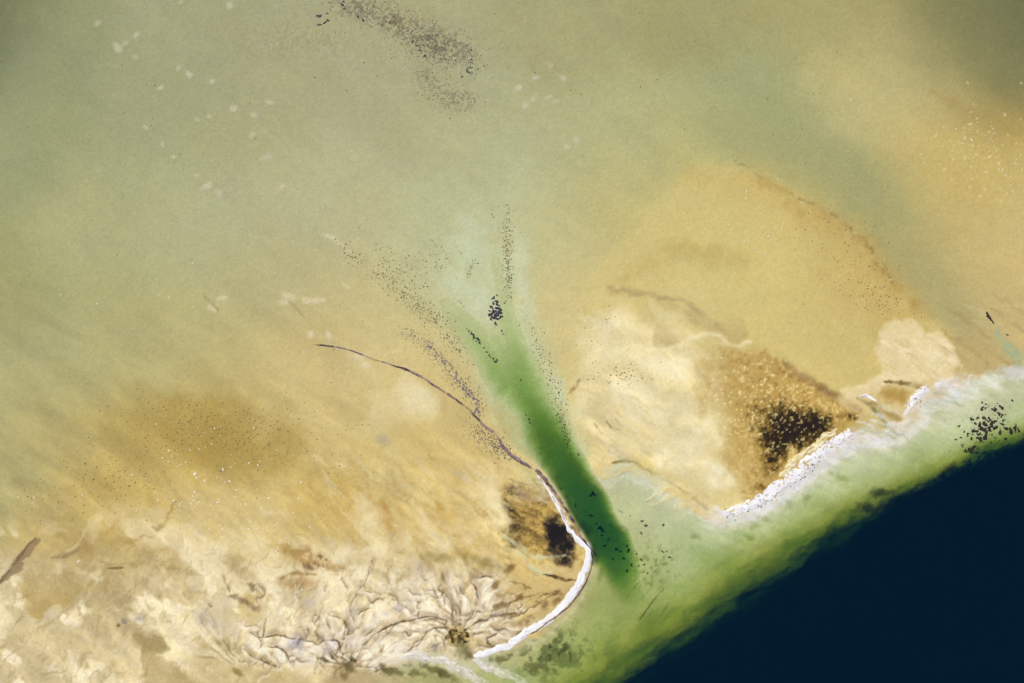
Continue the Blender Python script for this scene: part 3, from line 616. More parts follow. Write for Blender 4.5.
# weed tint along the right foot of the spit
sl = win(480, 620, 550, 740)
u, v = UU[sl], VV[sl]
wd = sstep(0.1, 0.6, nz(u, v, 13, 4, 38) + 0.1) * lag[sl] * np.exp(-(((u - 545) / 55) ** 2 + ((v - 650) / 38) ** 2))
blend(sl, wd, (112, 118, 64), 0.75)
wd = sstep(0.35, 0.7, nz(u, v, 5, 3, 39)) * lag[sl] * np.exp(-(((u - 552) / 34) ** 2 + ((v - 652) / 22) ** 2) )
blend(sl, wd, (74, 76, 34), 0.7)
for cu, cv, ru, rv, a, c in [(428, 658, 26, 6, 8, (222, 212, 190)), (462, 670, 26, 7, 32, (214, 206, 182)), (404, 664, 14, 6, 0, (214, 200, 168)), (490, 664, 18, 7, 30, (204, 204, 178)), (515, 676, 22, 8, 25, (196, 198, 160)), (440, 680, 30, 8, 20, (176, 168, 118)), (380, 680, 40, 10, 0, (188, 168, 122))]:
    blob(cu, cv, ru, rv, a, c, 0.75, 0.9, 0.4, 9, int(cu) % 7)
for cu, cv, ru, rv, a in [(432, 669, 16, 4, 20), (415, 673, 9, 4, 20), (447, 676, 12, 4, 25), (398, 671, 7, 3, 30), (388, 672, 8, 4, 20), (470, 655, 8, 4, 40), (540, 668, 14, 6, 10), (500, 658, 10, 4, -20)]:
    blob(cu, cv, ru, rv, a, (98, 92, 48), 0.65, 0.9, 0.8, 5, int(cu) % 8)
# brown algae film on the shelf by the channel mouth
sl = win(600, 760, 500, 640)
u, v = UU[sl], VV[sl]
wd = sstep(0.25, 0.7, nz(u, v, 4, 3, 40)) * lag[sl] * np.exp(-(((u - 655) / 30) ** 2 + ((v - 570) / 26) ** 2))
blend(sl, wd, (140, 140, 78), 0.6)
stroke([(640, 620, .5), (652, 603, .8), (664, 588, .5)], (84, 92, 40), 0.7, 0.7, 0.3, 4, 1)
for k in range(10):
    a0 = 648 + rng.normal(0, 16); b0 = 595 + rng.normal(0, 16)
    stroke([(a0, b0, .4), (a0 + 7, b0 - 9, .6), (a0 + 13, b0 - 18, .3)], (120, 124, 62), 0.5, 0.8, 0.4, 4, 2)
# green patches in the pale shelf right of the second ridge
for cu, cv, ru, rv in [(695, 537, 5, 3), (756, 525, 4, 6), (765, 520, 8, 3), (750, 538, 7, 2.5), (790, 505, 4, 6), (806, 498, 5, 5), (842, 478, 7, 3), (832, 474, 5, 3), (600, 575, 3, 6), (596, 560, 3, 5)]:
    blob(cu, cv, ru, rv, 20, (132, 150, 72), 0.5, 0.9, 0.5, 6, int(cu) % 7)
# white shell apron seaward of the second ridge
sl = win(700, 1060, 355, 560)
u, v = UU[sl], VV[sl]
R2 = smooth([(722, 514), (745, 507), (772, 495), (790, 482), (806, 467), (824, 454), (842, 442), (858, 432)], 5)
d2, s2, _ = pdist(R2, u, v)
ap = np.exp(-np.clip(d2 + 3 * nz(u, v, 6, 3, 41, 22, 3), 0, None) / 12.0) * (sgn[sl] > -4)
blend(sl, ap, (238, 234, 242), 0.95)
R3 = smooth([(888, 424), (905, 412), (916, 396), (925, 388), (940, 384), (955, 392)], 5)
d3, s3, _ = pdist(R3, u, v)
ap = np.exp(-np.clip(d3 + 5 * nz(u, v, 6, 3, 42, 15, 4), 0, None) / 10.0) * (sgn[sl] > -6)
blend(sl, ap, (236, 230, 234), 0.85)
DEPTH[sl] *= 1 - 0.55 * np.exp(-np.minimum(d2, d3) / 14)
stroke([(848, 433, 2), (862, 437, 3), (876, 440, 3.5), (890, 436, 4), (901, 427, 4), (908, 415, 3.5), (913, 402, 4), (924, 390, 4), (940, 384, 4), (958, 382, 3), (975, 378, 1.5)], (236, 234, 232), 0.65, 1.0, 4, 6, 3, 0.08)
stroke([(898, 428, 1), (905, 417, 1.6), (910, 405, 1.6), (917, 395, 2.2), (926, 388, 1.5)], (255, 253, 255), 0.9, 0.8, 2, 4, 4, 0.1)
blob(1012, 372, 16, 7, 10, (208, 204, 196), 0.7, 0.8, 0.5, 6, 3)
blob(868, 428, 18, 11, -30, (220, 204, 172), 0.5, 0.8, 0.5, 7, 4)
for _ in range(50):
    a0 = rng.uniform(845, 960); b0 = 440 - (a0 - 845) * 0.42 + rng.normal(0, 9)
    stroke([(a0, b0, 0.6), (a0 + 9, b0 + 2, rng.uniform(0.8, 2)), (a0 + 20, b0 + 7, 0.5)], random.choice([(240, 236, 236), (200, 208, 192), (228, 214, 190), (172, 182, 150)]), 0.6, 1.0, 1.2, 5, 5)

# fine tone of the wet sand: grain, worm casts, dark grit
gr = rng.normal(0, 1, (NV, NU))
gr = (gr + np.roll(gr, 1, 0) + np.roll(gr, 1, 1)) / 3
COL *= (1 + 0.026 * gr + 0.008 * nz(UU, VV, 3, 2, 43) + 0.010 * nz(UU, VV, 11, 3, 44))[..., None]
tan = nz(UU, VV, 4, 3, 45, 35, 1.6)
COL *= 1 + tan[..., None] * np.array([0.005, 0.0, -0.013])

def gmap(items):
    out = np.zeros((NV, NU))
    for cu, cv, su, sv, a, k in items:
        ca, sa = math.cos(math.radians(a)), math.sin(math.radians(a))
        x = ((UU - cu) * ca + (VV - cv) * sa) / su; y = (-(UU - cu) * sa + (VV - cv) * ca) / sv
        out = np.maximum(out, k * np.exp(-(x * x + y * y)))
    return out
# grit stained by mussel silt
top = gmap([(400, 25, 42, 14, 22, 1), (440, 45, 32, 18, 25, 1), (360, 8, 30, 12, 10, .8), (455, 100, 26, 12, 10, .55), (430, 80, 16, 10, 50, .5), (300, 40, 60, 25, 0, .25)])
blend(ALL, top * sstep(0.0, 0.7, nz(UU, VV, 2.4, 2, 46) + 0.4 * top), (108, 94, 78), 0.68)

# ------------------------------------------------------------------ terrain object
H0 = 0.45 + 0.10 * nz(UU, VV, 120, 2, 5)
Z = H0 * np.exp(-np.maximum(DEPTH, 0) / 0.12) - DEPTH + HGT
XX, YY = world_xy(UU, VV)

def s2l(c):
    c = np.clip(c, 0, 255) / 255.0
    return np.where(c <= 0.04045, c / 12.92, ((c + 0.055) / 1.055) ** 2.4)

def ground(u, v):
    i = np.clip(np.searchsorted(U, u) - 1, 0, NU - 2); j = np.clip(np.searchsorted(V, v) - 1, 0, NV - 2)
    fu = (u - U[i]) / (U[i + 1] - U[i]); fv = (v - V[j]) / (V[j + 1] - V[j])
    return (Z[j, i] * (1 - fu) + Z[j, i + 1] * fu) * (1 - fv) + (Z[j + 1, i] * (1 - fu) + Z[j + 1, i + 1] * fu) * fv

def grid_mesh(name, X, Y, Zz, smooth_shade=True):
    nv, nu = X.shape
    me = bpy.data.meshes.new(name)
    me.vertices.add(nv * nu)
    me.vertices.foreach_set("co", np.stack([X, Y, Zz], -1).astype(np.float32).ravel())
    idx = np.arange(nv * nu).reshape(nv, nu)
    q = np.stack([idx[1:, :-1], idx[1:, 1:], idx[:-1, 1:], idx[:-1, :-1]], -1).reshape(-1, 4)
    n = len(q)
    me.loops.add(n * 4); me.loops.foreach_set("vertex_index", q.ravel().astype(np.int32))
    me.polygons.add(n)
    me.polygons.foreach_set("loop_start", np.arange(0, n * 4, 4, dtype=np.int32))
    me.polygons.foreach_set("loop_total", np.full(n, 4, np.int32))
    me.polygons.foreach_set("use_smooth", np.full(n, smooth_shade, bool))
    me.update(calc_edges=True)
    return me

def set_color(me, lin):
    a = me.color_attributes.new("sediment", 'FLOAT_COLOR', 'POINT')
    a.data.foreach_set("color", np.concatenate([lin, np.ones((len(lin), 1))], 1).astype(np.float32).ravel())

def link(name, me, mat=None, label=None, cat=None, group=None, kind=None, parent=None):
    o = bpy.data.objects.new(name, me)
    scene.collection.objects.link(o)
    if mat: me.materials.append(mat)
    if label: o["label"] = label
    if cat: o["category"] = cat
    if group: o["group"] = group
    if kind: o["kind"] = kind
    if parent: o.parent = parent
    return o

# ---- materials
def mat_new(name):
    m = bpy.data.materials.new(name); m.use_nodes = True
    return m, m.node_tree.nodes, m.node_tree.links, m.node_tree.nodes["Principled BSDF"]

def nnode(N, L, scale, detail=4.0, rough=0.6):
    tc = N.new("ShaderNodeTexCoord"); t = N.new("ShaderNodeTexNoise")
    t.inputs["Scale"].default_value = scale; t.inputs["Detail"].default_value = detail; t.inputs["Roughness"].default_value = rough
    L.new(tc.outputs["Object"], t.inputs["Vector"])
    return t

def sand_material():
    m, N, L, b = mat_new("wet_sand")
    at = N.new("ShaderNodeAttribute"); at.attribute_name = "sediment"
    t = nnode(N, L, 1.1, 5, 0.7)
    mr = N.new("ShaderNodeMapRange"); mr.inputs[1].default_value = 0.25; mr.inputs[2].default_value = 0.75
    mr.inputs[3].default_value = 0.92; mr.inputs[4].default_value = 1.08
    L.new(t.outputs["Fac"], mr.inputs[0])
    mx = N.new("ShaderNodeVectorMath"); mx.operation = 'SCALE'
    L.new(at.outputs["Color"], mx.inputs[0]); L.new(mr.outputs[0], mx.inputs["Scale"])
    L.new(mx.outputs[0], b.inputs["Base Color"])
    b.inputs["Roughness"].default_value = 0.85
    b.inputs["Specular IOR Level"].default_value = 0.15
    bp_ = N.new("ShaderNodeBump"); bp_.inputs["Strength"].default_value = 0.25; bp_.inputs["Distance"].default_value = 0.06
    t2 = nnode(N, L, 0.8, 6, 0.65)
    L.new(t2.outputs["Fac"], bp_.inputs["Height"]); L.new(bp_.outputs[0], b.inputs["Normal"])
    return m

def ramp_material(name, stops, scale, rough=0.7, bump=0.4, dist=0.1, detail=5):
    m, N, L, b = mat_new(name)
    t = nnode(N, L, scale, detail, 0.65)
    r = N.new("ShaderNodeValToRGB")
    while len(r.color_ramp.elements) < len(stops): r.color_ramp.elements.new(0.5)
    for e_, (p, c) in zip(r.color_ramp.elements, stops):
        e_.position = p; e_.color = (*c, 1)
    L.new(t.outputs["Fac"], r.inputs[0]); L.new(r.outputs[0], b.inputs["Base Color"])
    b.inputs["Roughness"].default_value = rough; b.inputs["Specular IOR Level"].default_value = 0.25
    bb = N.new("ShaderNodeBump"); bb.inputs["Strength"].default_value = bump; bb.inputs["Distance"].default_value = dist
    L.new(t.outputs["Fac"], bb.inputs["Height"]); L.new(bb.outputs[0], b.inputs["Normal"])
    return m

M_SAND = sand_material()
M_SHELL = ramp_material("bleached_shell", [(0.25, (.30, .25, .22)), (0.38, (.62, .58, .55)), (0.46, (.80, .78, .77)), (0.8, (.88, .87, .86))], 0.9, 0.8, 0.6, 0.15)
M_SHELLPALE = ramp_material("pale_shell_sand", [(0.3, (.40, .36, .31)), (0.5, (.55, .52, .48)), (0.7, (.66, .63, .60))], 0.5, 0.85)
M_MUSSEL = ramp_material("purple_mussels", [(0.3, (.035, .027, .030)), (0.5, (.12, .09, .10)), (0.72, (.30, .25, .24))], 1.1, 0.55, 0.7, 0.2)
M_BLACK = ramp_material("blue_black_mussels", [(0.3, (.006, .006, .014)), (0.55, (.018, .016, .030)), (0.8, (.07, .06, .07))], 1.6, 0.5, 0.7, 0.2)
M_BROWN = ramp_material("brown_weed", [(0.3, (.012, .006, .005)), (0.55, (.035, .018, .014)), (0.8, (.08, .05, .035))], 1.6, 0.6, 0.7, 0.2)
M_OLIVE = ramp_material("olive_algae", [(0.3, (.06, .055, .025)), (0.55, (.12, .105, .05)), (0.8, (.18, .16, .085))], 1.6, 0.7, 0.6, 0.15)
M_SEAGRASS = ramp_material("dark_seagrass", [(0.3, (.006, .010, .006)), (0.6, (.02, .03, .015)), (0.8, (.04, .06, .02))], 1.2, 0.7, 0.6, 0.15)

lin = s2l(COL) / GAIN
lin = np.clip(lin, 0.004, 0.82)
me = grid_mesh("tidal_flat", XX, YY, Z)
set_color(me, lin.reshape(-1, 3))
link("tidal_flat", me, M_SAND, "wide tidal flat of ochre and grey-green wet sand with creases and pale lobes", "ground", kind="structure")

# ---- water body
def water_material():
    m = bpy.data.materials.new("sea_water"); m.use_nodes = True
    N, L = m.node_tree.nodes, m.node_tree.links
    N.clear()
    out = N.new("ShaderNodeOutputMaterial")
    tr = N.new("ShaderNodeBsdfTransparent"); gl = N.new("ShaderNodeBsdfGlossy"); gl.inputs["Roughness"].default_value = 0.08
    fr = N.new("ShaderNodeFresnel"); fr.inputs["IOR"].default_value = 1.333
    t = nnode(N, L, 0.35, 4, 0.6)
    bu = N.new("ShaderNodeBump"); bu.inputs["Strength"].default_value = 0.3; bu.inputs["Distance"].default_value = 0.45
    L.new(t.outputs["Fac"], bu.inputs["Height"]); L.new(bu.outputs[0], gl.inputs["Normal"]); L.new(bu.outputs[0], fr.inputs["Normal"])
    mx = N.new("ShaderNodeMixShader")
    L.new(fr.outputs[0], mx.inputs[0]); L.new(tr.outputs[0], mx.inputs[1]); L.new(gl.outputs[0], mx.inputs[2])
    L.new(mx.outputs[0], out.inputs["Surface"])
    va = N.new("ShaderNodeVolumeAbsorption")
    sig = WATER_SIGMA; dmax = max(sig) * 1.0
    va.inputs["Density"].default_value = dmax
    va.inputs["Color"].default_value = (1 - sig[0] / dmax, 1 - sig[1] / dmax, 1 - sig[2] / dmax, 1)
    vs_ = N.new("ShaderNodeVolumeScatter")
    vs_.inputs["Color"].default_value = (0.0, 0.13, 1.0, 1); vs_.inputs["Density"].default_value = 0.056
    ad = N.new("ShaderNodeAddShader")
    L.new(va.outputs[0], ad.inputs[0]); L.new(vs_.outputs[0], ad.inputs[1])
    L.new(ad.outputs[0], out.inputs["Volume"])
    return m
WATER_SIGMA = (0.30, 0.165, 0.48)    # absorption per metre: red, green, blue
ext = abs(XX).max() - 20; exty = abs(YY).max() - 20
bm = bmesh.new()
vs = [bm.verts.new((x, y, z)) for z in (-40.0, 0.0) for x, y in ((-ext, -exty), (ext, -exty), (ext, exty), (-ext, exty))]
for f in ((3, 2, 1, 0), (4, 5, 6, 7), (0, 1, 5, 4), (1, 2, 6, 5), (2, 3, 7, 6), (3, 0, 4, 7)):
    bm.faces.new([vs[i] for i in f])
me = bpy.data.meshes.new("sea_water"); bm.to_mesh(me); bm.free()
link("sea_water", me, water_material(), "clear green shallows and navy deep sea water beside the sandbanks", "water", kind="structure")

# ------------------------------------------------------------------ banks that stand proud of the flat
WHITE = ((246, 242, 246), (255, 255, 255), (176, 160, 158))
CREAM = ((236, 216, 160), (250, 240, 206), (188, 158, 96))
PURPLE = ((122, 103, 106), (158, 140, 142), (66, 48, 52))
PALE = ((226, 218, 202), (244, 240, 232), (186, 178, 150))

def ground_col(u, v):
    i = np.clip(np.searchsorted(U, u) - 1, 0, NU - 2); j = np.clip(np.searchsorted(V, v) - 1, 0, NV - 2)
    return COL[j, i]

def ribbon(name, pts, cols, h, label, cat, group=None, rough=1.5, rs=6, seed=0, across=17, step=0.6, lump=0.25, parent=None, ragged=0.35, dark=0.18):
    """a low ridge of loose shells along a line of (u, v, half width); its edges thin out into the sand"""
    P = smooth(pts, 8)
    seg = np.hypot(np.diff(P[:, 0]), np.diff(P[:, 1])); s = np.concatenate([[0], np.cumsum(seg)])
    n = max(int(s[-1] / step), 6); t = np.linspace(0, s[-1], n)
    u = np.interp(t, s, P[:, 0]); v = np.interp(t, s, P[:, 1]); w = np.interp(t, s, P[:, 2])
    wob = np.minimum(w * 0.35, 1.2)
    u = u + wob * nz(t, t * 0 + 7, 9, 3, 85 + seed); v = v + wob * nz(t, t * 0 + 90, 9, 3, 86 + seed)
    tu, tv = np.gradient(u), np.gradient(v); L_ = np.hypot(tu, tv); nu_, nv_ = -tv / L_, tu / L_
    c = np.linspace(-1, 1, across)[None, :]
    w2 = w * 0.9 + 0.4 + (ragged > 1.2) * w * 0.5
    wl = w2 + rough * 0.3 * w ** 0.5 * nz(t, t * 0 + 3, rs, 3, 80 + seed); wr = w2 + rough * 0.3 * w ** 0.5 * nz(t, t * 0 + 40, rs, 3, 81 + seed)
    off = np.where(c < 0, c * np.maximum(wl, 0.3)[:, None], c * np.maximum(wr, 0.3)[:, None])
    uu = u[:, None] + nu_[:, None] * off; vv = v[:, None] + nv_[:, None] * off
    prof = (1 - np.abs(c) ** 2.6)
    end = np.minimum(1, np.minimum(t, t[-1] - t) / 4.0 + 0.02)[:, None]
    z = ground(uu, vv) + prof * end * h * (1 + lump * nz(uu, vv, 8, 2, 82 + seed) * 0.6) - 0.06 * (1 - prof)
    tt = np.repeat(t[:, None], across, 1)
    a = np.clip((prof - 0.18 + ragged * nz(tt, off, 2.4, 4, 83 + seed, 0, 2.2 if ragged < 1.2 else 1.6, 0.75)) / 0.45, 0, 1) * np.clip(end * 1.5, 0, 1)
    if cols is PURPLE:
        a = a * np.clip(0.85 + 0.7 * nz(tt, off * 0.3, 7, 3, 88 + seed), 0.35, 1)
    a = (a * a * (3 - 2 * a))[..., None]
    g = nz(tt, off, 1.8, 3, 84 + seed, 0, 3.0)
    q = np.array(cols[0], float) + (np.array(cols[1], float) - cols[0]) * sstep(-0.1, 0.5, g)[..., None]
    dk = (0.8 * sstep(0.45, 0.85, nz(tt, off, 1.5 if ragged < 1.2 else 2.0, 3, 87 + seed, 0, 5.0 if ragged < 1.2 else 1.5) + dark))[..., None]
    q = q * (1 - dk) + np.array(cols[2], float) * dk
    q = ground_col(uu, vv) * (1 - a) + q * a
    x, y = world_xy(uu, vv)
    me = grid_mesh(name, x, y, z)
    set_color(me, np.clip(s2l(q) / GAIN, 0.004, 0.85).reshape(-1, 3))
    return link(name, me, M_SAND, label, cat, group, None, parent)

main_ridge = ribbon("shell_ridge", [(571, 529, 1.4), (576, 537, 2.4), (582, 542, 3.6), (587, 546, 4.6), (588.5, 556, 4.2), (586, 566, 4.2), (582, 577, 4.4), (576, 589, 4.8), (569, 599, 4.8), (560, 609, 4.8), (549, 619, 4.8), (538, 626, 4.6), (527, 632, 4.4), (517, 638, 4.4), (509, 644, 4.2), (500, 648, 4.0), (491, 651, 3.6), (482, 654, 3.4), (474, 658, 2.6)],
    WHITE, 0.2, "long curving white shell ridge between the creased mud and the green shallows", "shell ridge", None, 1.5, 6, 1, 17, 0.6, 0.25, None, 0.35, -0.2)
ribbon("drift_line", [(590.5, 549, .6), (592, 560, .8), (589.5, 572, .7), (584.5, 583, .9), (577, 596, .8), (567, 607, .9), (556, 616, .8), (545, 624, .9), (530, 634, .7)], PURPLE, 0.4, None, None, None, 1.2, 4, 2, 7, 0.6, 0.4, main_ridge, 0.7)
ribbon("shell_ridge", [(537, 474, .5), (544, 484, 1.0), (551, 494, 1.5), (556, 503, 2.0), (561, 512, 2.2), (566, 522, 2.2), (571, 531, 2.3), (576, 539, 2.2), (579, 543, 1.2)],
    WHITE, 0.18, "thin white shell strip along the dark mussel bank beside the deep channel", "shell ridge", None, 1.4, 5, 3, 11)
ribbon("mussel_bank", [(534, 468, 1.6), (541, 474, 2.0), (548, 484, 1.7), (556, 494, 1.7), (563, 505, 1.6), (570, 517, 1.8), (576, 528, 1.8), (581, 537, 1.5), (586, 543, 0.8), (592, 550, .6), (597, 558, .5)],
    PURPLE, 0.35, "dark purple mussel bank edging the deep green channel above the white ridge", "mussel bank", None, 1.2, 4, 4, 11)
ribbon("mussel_bank", [(312, 344, .3), (324, 345.5, .8), (338, 347, .9), (350, 350, .6), (362, 354.5, .5), (374, 359, .7), (386, 363, .5), (396, 366.5, .7), (408, 370, 1.1), (420, 376, 1.1), (432, 383.5, 1.1), (445, 392, 1.1), (457, 400, 1.0), (468, 409, .9), (476, 417, 1.1), (482, 424, 1.5), (490, 430, 1.3), (497, 436, 1.5), (503, 446, 1.8), (512, 455, 2.0), (522, 463, 2.1), (534, 469, 1.6)],
    PURPLE, 0.25, "long thin purple-grey mussel bank crossing the ochre flat to the channel", "mussel bank", None, 1.0, 4, 5, 9, 0.7, 0.5, None, 0.6)
ribbon("shell_ridge", [(724, 513, 2), (733, 511, 3.4), (745, 506, 3.8), (758, 500, 4.0), (770, 493, 4.6), (782, 484, 5), (793, 475, 5), (805, 464, 5), (816, 455, 4.4), (828, 446, 4.2), (840, 438, 3.8), (851, 430, 2.4)],
    WHITE, 0.2, "white speckled shell ridge below the black weedy hollow", "shell ridge", None, 2.2, 5, 6, 33, 0.4, 0.2, None, 1.3, 0.02)
ribbon("sand_bar", [(778, 478, 1.5), (788, 466, 4), (799, 457, 4.5), (811, 448, 4.5), (822, 439, 5), (832, 432, 3.5), (838, 428, 1.2)],
    CREAM, 0.2, "short cream sand bar behind the white speckled shell ridge", "sand bar", None, 2.0, 5, 7, 17, .6, .3, None, .7)
ribbon("shell_ridge", [(908, 410, 1.2), (911, 403, 2.4), (915, 397, 3), (921, 391, 3), (927, 387, 1.6)], WHITE, 0.25, "small white shell patch below the pale sand lobe", "shell ridge", None, 1.6, 4, 8, 15, .5, .3, None, 1.5, 0.1)
ribbon("shell_ridge", [(859, 397, .8), (865, 396, 1.6), (872, 399, 1.4), (877, 402, .6)], WHITE, 0.18, "tiny white shell streak beside the narrow drainage runnel", "shell ridge", None, 1.2, 4, 9, 9, 0.6, .25, None, 0.8)
ribbon("sand_spit", [(474, 657, 2.6), (477, 662, 3.4), (485, 667, 4.4), (498, 672, 5.4), (515, 679, 5.6), (532, 690, 3)], PALE, 0.12, "soft grey sand spit hooking back from the foot of the long white ridge", "sand spit", None, 2.0, 6, 10, 21, .6, .2, None, 1.1, 0)
ribbon("sand_spit", [(399, 657, 1.5), (408, 655, 4), (418, 656, 5), (430, 659, 4), (442, 661, 4), (452, 665, 4.6), (464, 672, 5.2), (478, 681, 5.6), (495, 696, 5)], PALE, 0.14, "pale sand spit running out from the creased mud lobes", "sand spit", None, 2.0, 6, 11, 21, .6, .2, None, 1.1, 0)

# ------------------------------------------------------------------ mussel clumps, weed tufts, shells
def lump_mesh(name, seed, lobes, sub=1, flat=0.45):
    r = np.random.default_rng(seed)
    bm = bmesh.new()
    for k in range(lobes):
        a = r.uniform(0, 2 * math.pi); q = 0 if k == 0 else r.uniform(0.45, 0.8)
        g = bmesh.ops.create_icosphere(bm, subdivisions=sub, radius=r.uniform(0.34, 0.62))
        for vv in g["verts"]:
            f = 1 + r.uniform(-0.28, 0.28)
            vv.co.x = vv.co.x * f + q * math.cos(a); vv.co.y = vv.co.y * f * r.uniform(.8, 1.1) + q * math.sin(a); vv.co.z = vv.co.z * f * flat + 0.08
    me = bpy.data.meshes.new(name); bm.to_mesh(me); bm.free()
    return me
LUMPS = {}
for key, mat in (("black", M_BLACK), ("brown", M_BROWN), ("purple", M_MUSSEL), ("grass", M_SEAGRASS), ("shell", M_SHELLPALE)):
    LUMPS[key] = []
    for i in range(4):
        m_ = lump_mesh(key + "_lump", 50 + i, 3 + i % 3, 1, 0.45 if key != "shell" else 0.3)
        m_.materials.append(mat); LUMPS[key].append(m_)
count = {}
def clump(u, v, r, key, name, label, cat, group, elong=1.0, ang=None):
    o = bpy.data.objects.new(name, random.choice(LUMPS[key]))
    scene.collection.objects.link(o)
    x, y = world_xy(u, v)
    o.location = (x, y, float(ground(np.array([u]), np.array([v]))[0]) - 0.05)
    a = random.uniform(0, 6.28) if ang is None else math.radians(-ang)
    o.rotation_euler = (0, 0, a)
    rr = r * MPP * {'shell': 0.8, 'brown': 1.4, 'black': 1.1}.get(key, 1.0)
    o.scale = (rr * elong, rr / elong ** 0.5, min(rr, 0.9))
    o["label"], o["category"], o["group"] = label, cat, group
    count[label] = count.get(label, 0) + 1
    return o

# the black bed in the head of the channel
A = "blue-black mussel clump in the tight bed at the head of the green channel"
for u, v, r in [(494, 297, 2), (496, 301, 2.4), (493, 303, 1.6), (498, 305, 2), (492, 307, 2), (496, 308, 2.6), (500, 310, 2.4), (494, 312, 3), (499, 313, 3.2), (491, 315, 2.4), (496, 316, 3.4), (501, 317, 2.2), (494, 318, 2.4), (498, 319, 2.2), (491, 319, 1.6), (495, 323, 1.6), (496, 325, 1.2), (492, 299, 1.1), (490, 311, 1.3), (497, 295, 1.1)]:
    clump(u, v, r, "black", "mussel_clump", A, "mussels", "mussel bed in the channel head")
B = "small mussel clump in the broken chain along the channel's left arm"
for u, v, r in [(467, 329, .8), (469, 331, 1.2), (471, 333, 1.4), (473, 335, 1.8), (474, 338, 1.6), (477, 338, 1.4), (479, 340, 1.8), (480, 343, 1.3), (476, 341, .9), (484, 348, 1), (487, 352, 1.2), (489, 355, 1.1), (493, 359, 1.2), (495, 362, 1.6), (497, 360, 1.2), (491, 357, .9), (502, 331, 1.1), (503, 334, .9), (505, 303, 1.1), (506, 301, .8), (511, 297, 1.1), (509, 280, .8), (510, 288, .9), (458, 301, .7), (461, 303, .8), (464, 306, .7)]:
    clump(u, v, r, "black", "mussel_clump", B, "mussels", "mussels scattered about the channel head")
# top of the flat
C = "elongated black mussel clump at the end of the dark gritty patch on the upper flat"
for u, v, r, e_, a in [(319, 16.5, 2.2, 1.7, -20), (320.5, 25, 1.8, 1.7, -10), (326, 22, 1.7, 1.4, -40), (328, 20.5, 1.4, 1.4, 20), (328, 14, 1.3, 1.3, 0), (342, 5, 1.9, 1.2, 0), (344, 2, 1.5, 1.2, 0), (330, 3, 1.0, 1.2, 0), (345, 9, 1.3, 1.3, 0), (358, 17, 1.5, 1, 0), (363, 20.5, 1.4, 1, 0), (372, 27, 1.1, 1, 0), (348, -4, 1.8, 1.2, 0)]:
    clump(u, v, r, "black", "mussel_clump", C, "mussels", "mussel clumps on the upper flat", e_, a)
D = "black mussel clump in the small ring at the tip of the dark gritty patch"
for k in range(9):
    a = math.radians(60 + 250 * k / 8)
    clump(470 + 3.0 * math.cos(a) * 1.1, 70.5 - 3.2 * math.sin(a) * 0.9, 1.35 if k in (4, 5, 6) else 1.0, "black", "mussel_clump", D, "mussels", "mussel clumps on the upper flat")
for u, v, r in [(462, 77, 1.3), (425, 56, 1.6), (417, 46, 1.4), (413, 42, 1.3), (420, 50, 1.2), (484, 66, .9), (478, 69, .9), (472, 60, 1.2), (471, 50, 1.1), (433, 57, 1.0), (455, 61, 1.0), (445, 59, .9), (390, 23, 1.2), (382, 25, 1.1), (412, 32, 1.1)]:
    clump(u, v, r, "black", "mussel_clump", "single black mussel clump within the dark gritty patch on the upper flat", "mussels", "mussel clumps on the upper flat")
# the brown bed on the right shelf
E = "dark brown weed clump in the ragged bed on the pale green shelf"
brown = [(986, 425, 3), (980, 424, 2.4), (992, 426, 2.6), (976, 431, 2.2), (986, 435, 2.8), (980, 439, 2.6), (997, 427, 2.4), (1000, 432, 1.8), (972, 419, 1.8), (982, 408, 1.8), (994, 410, 2), (1001, 407, 2), (999, 414, 1.8), (1002, 416, 1.4), (1011, 430, 2.4), (1016, 428, 2.2), (1019, 430, 1.6), (970, 449, 2.6), (974, 447, 2), (967, 452, 1.8), (959, 426, 1.2), (956, 440, 1), (1012, 400, 1.3), (982, 402, 1.2), (968, 435, 1.4), (972, 438, 1.6), (990, 430, 2.6), (985, 418, 1.8), (978, 418, 1.4), (963, 446, 1), (1006, 429, 1.8), (995, 421, 1.8), (990, 419, 1.6), (984, 430, 2.8), (979, 434, 1.8), (976, 424, 1.6), (1002, 424, 1.4), (986, 404, 1)]
for _ in range(26):
    brown.append((rng.normal(986, 14), rng.normal(428, 9), rng.uniform(.7, 1.4)))
for u, v, r in brown:
    clump(u, v, r, "brown", "weed_clump", E, "seaweed", "brown weed bed on the shelf")
for u, v, r in [(988, 315, 1.6), (989, 318, 2), (991, 320, 1.8), (987, 313, 1), (993, 323, 1.2)]:
    clump(u, v, r, "brown", "weed_clump", "dark brown weed clump at the top of the pale rill near the shore", "seaweed", "weed at the head of the rill", 1.3, 50)
clump(1007, 335, 1, "brown", "weed_clump", "lone brown weed speck midway down the pale rill", "seaweed", "weed at the head of the rill")
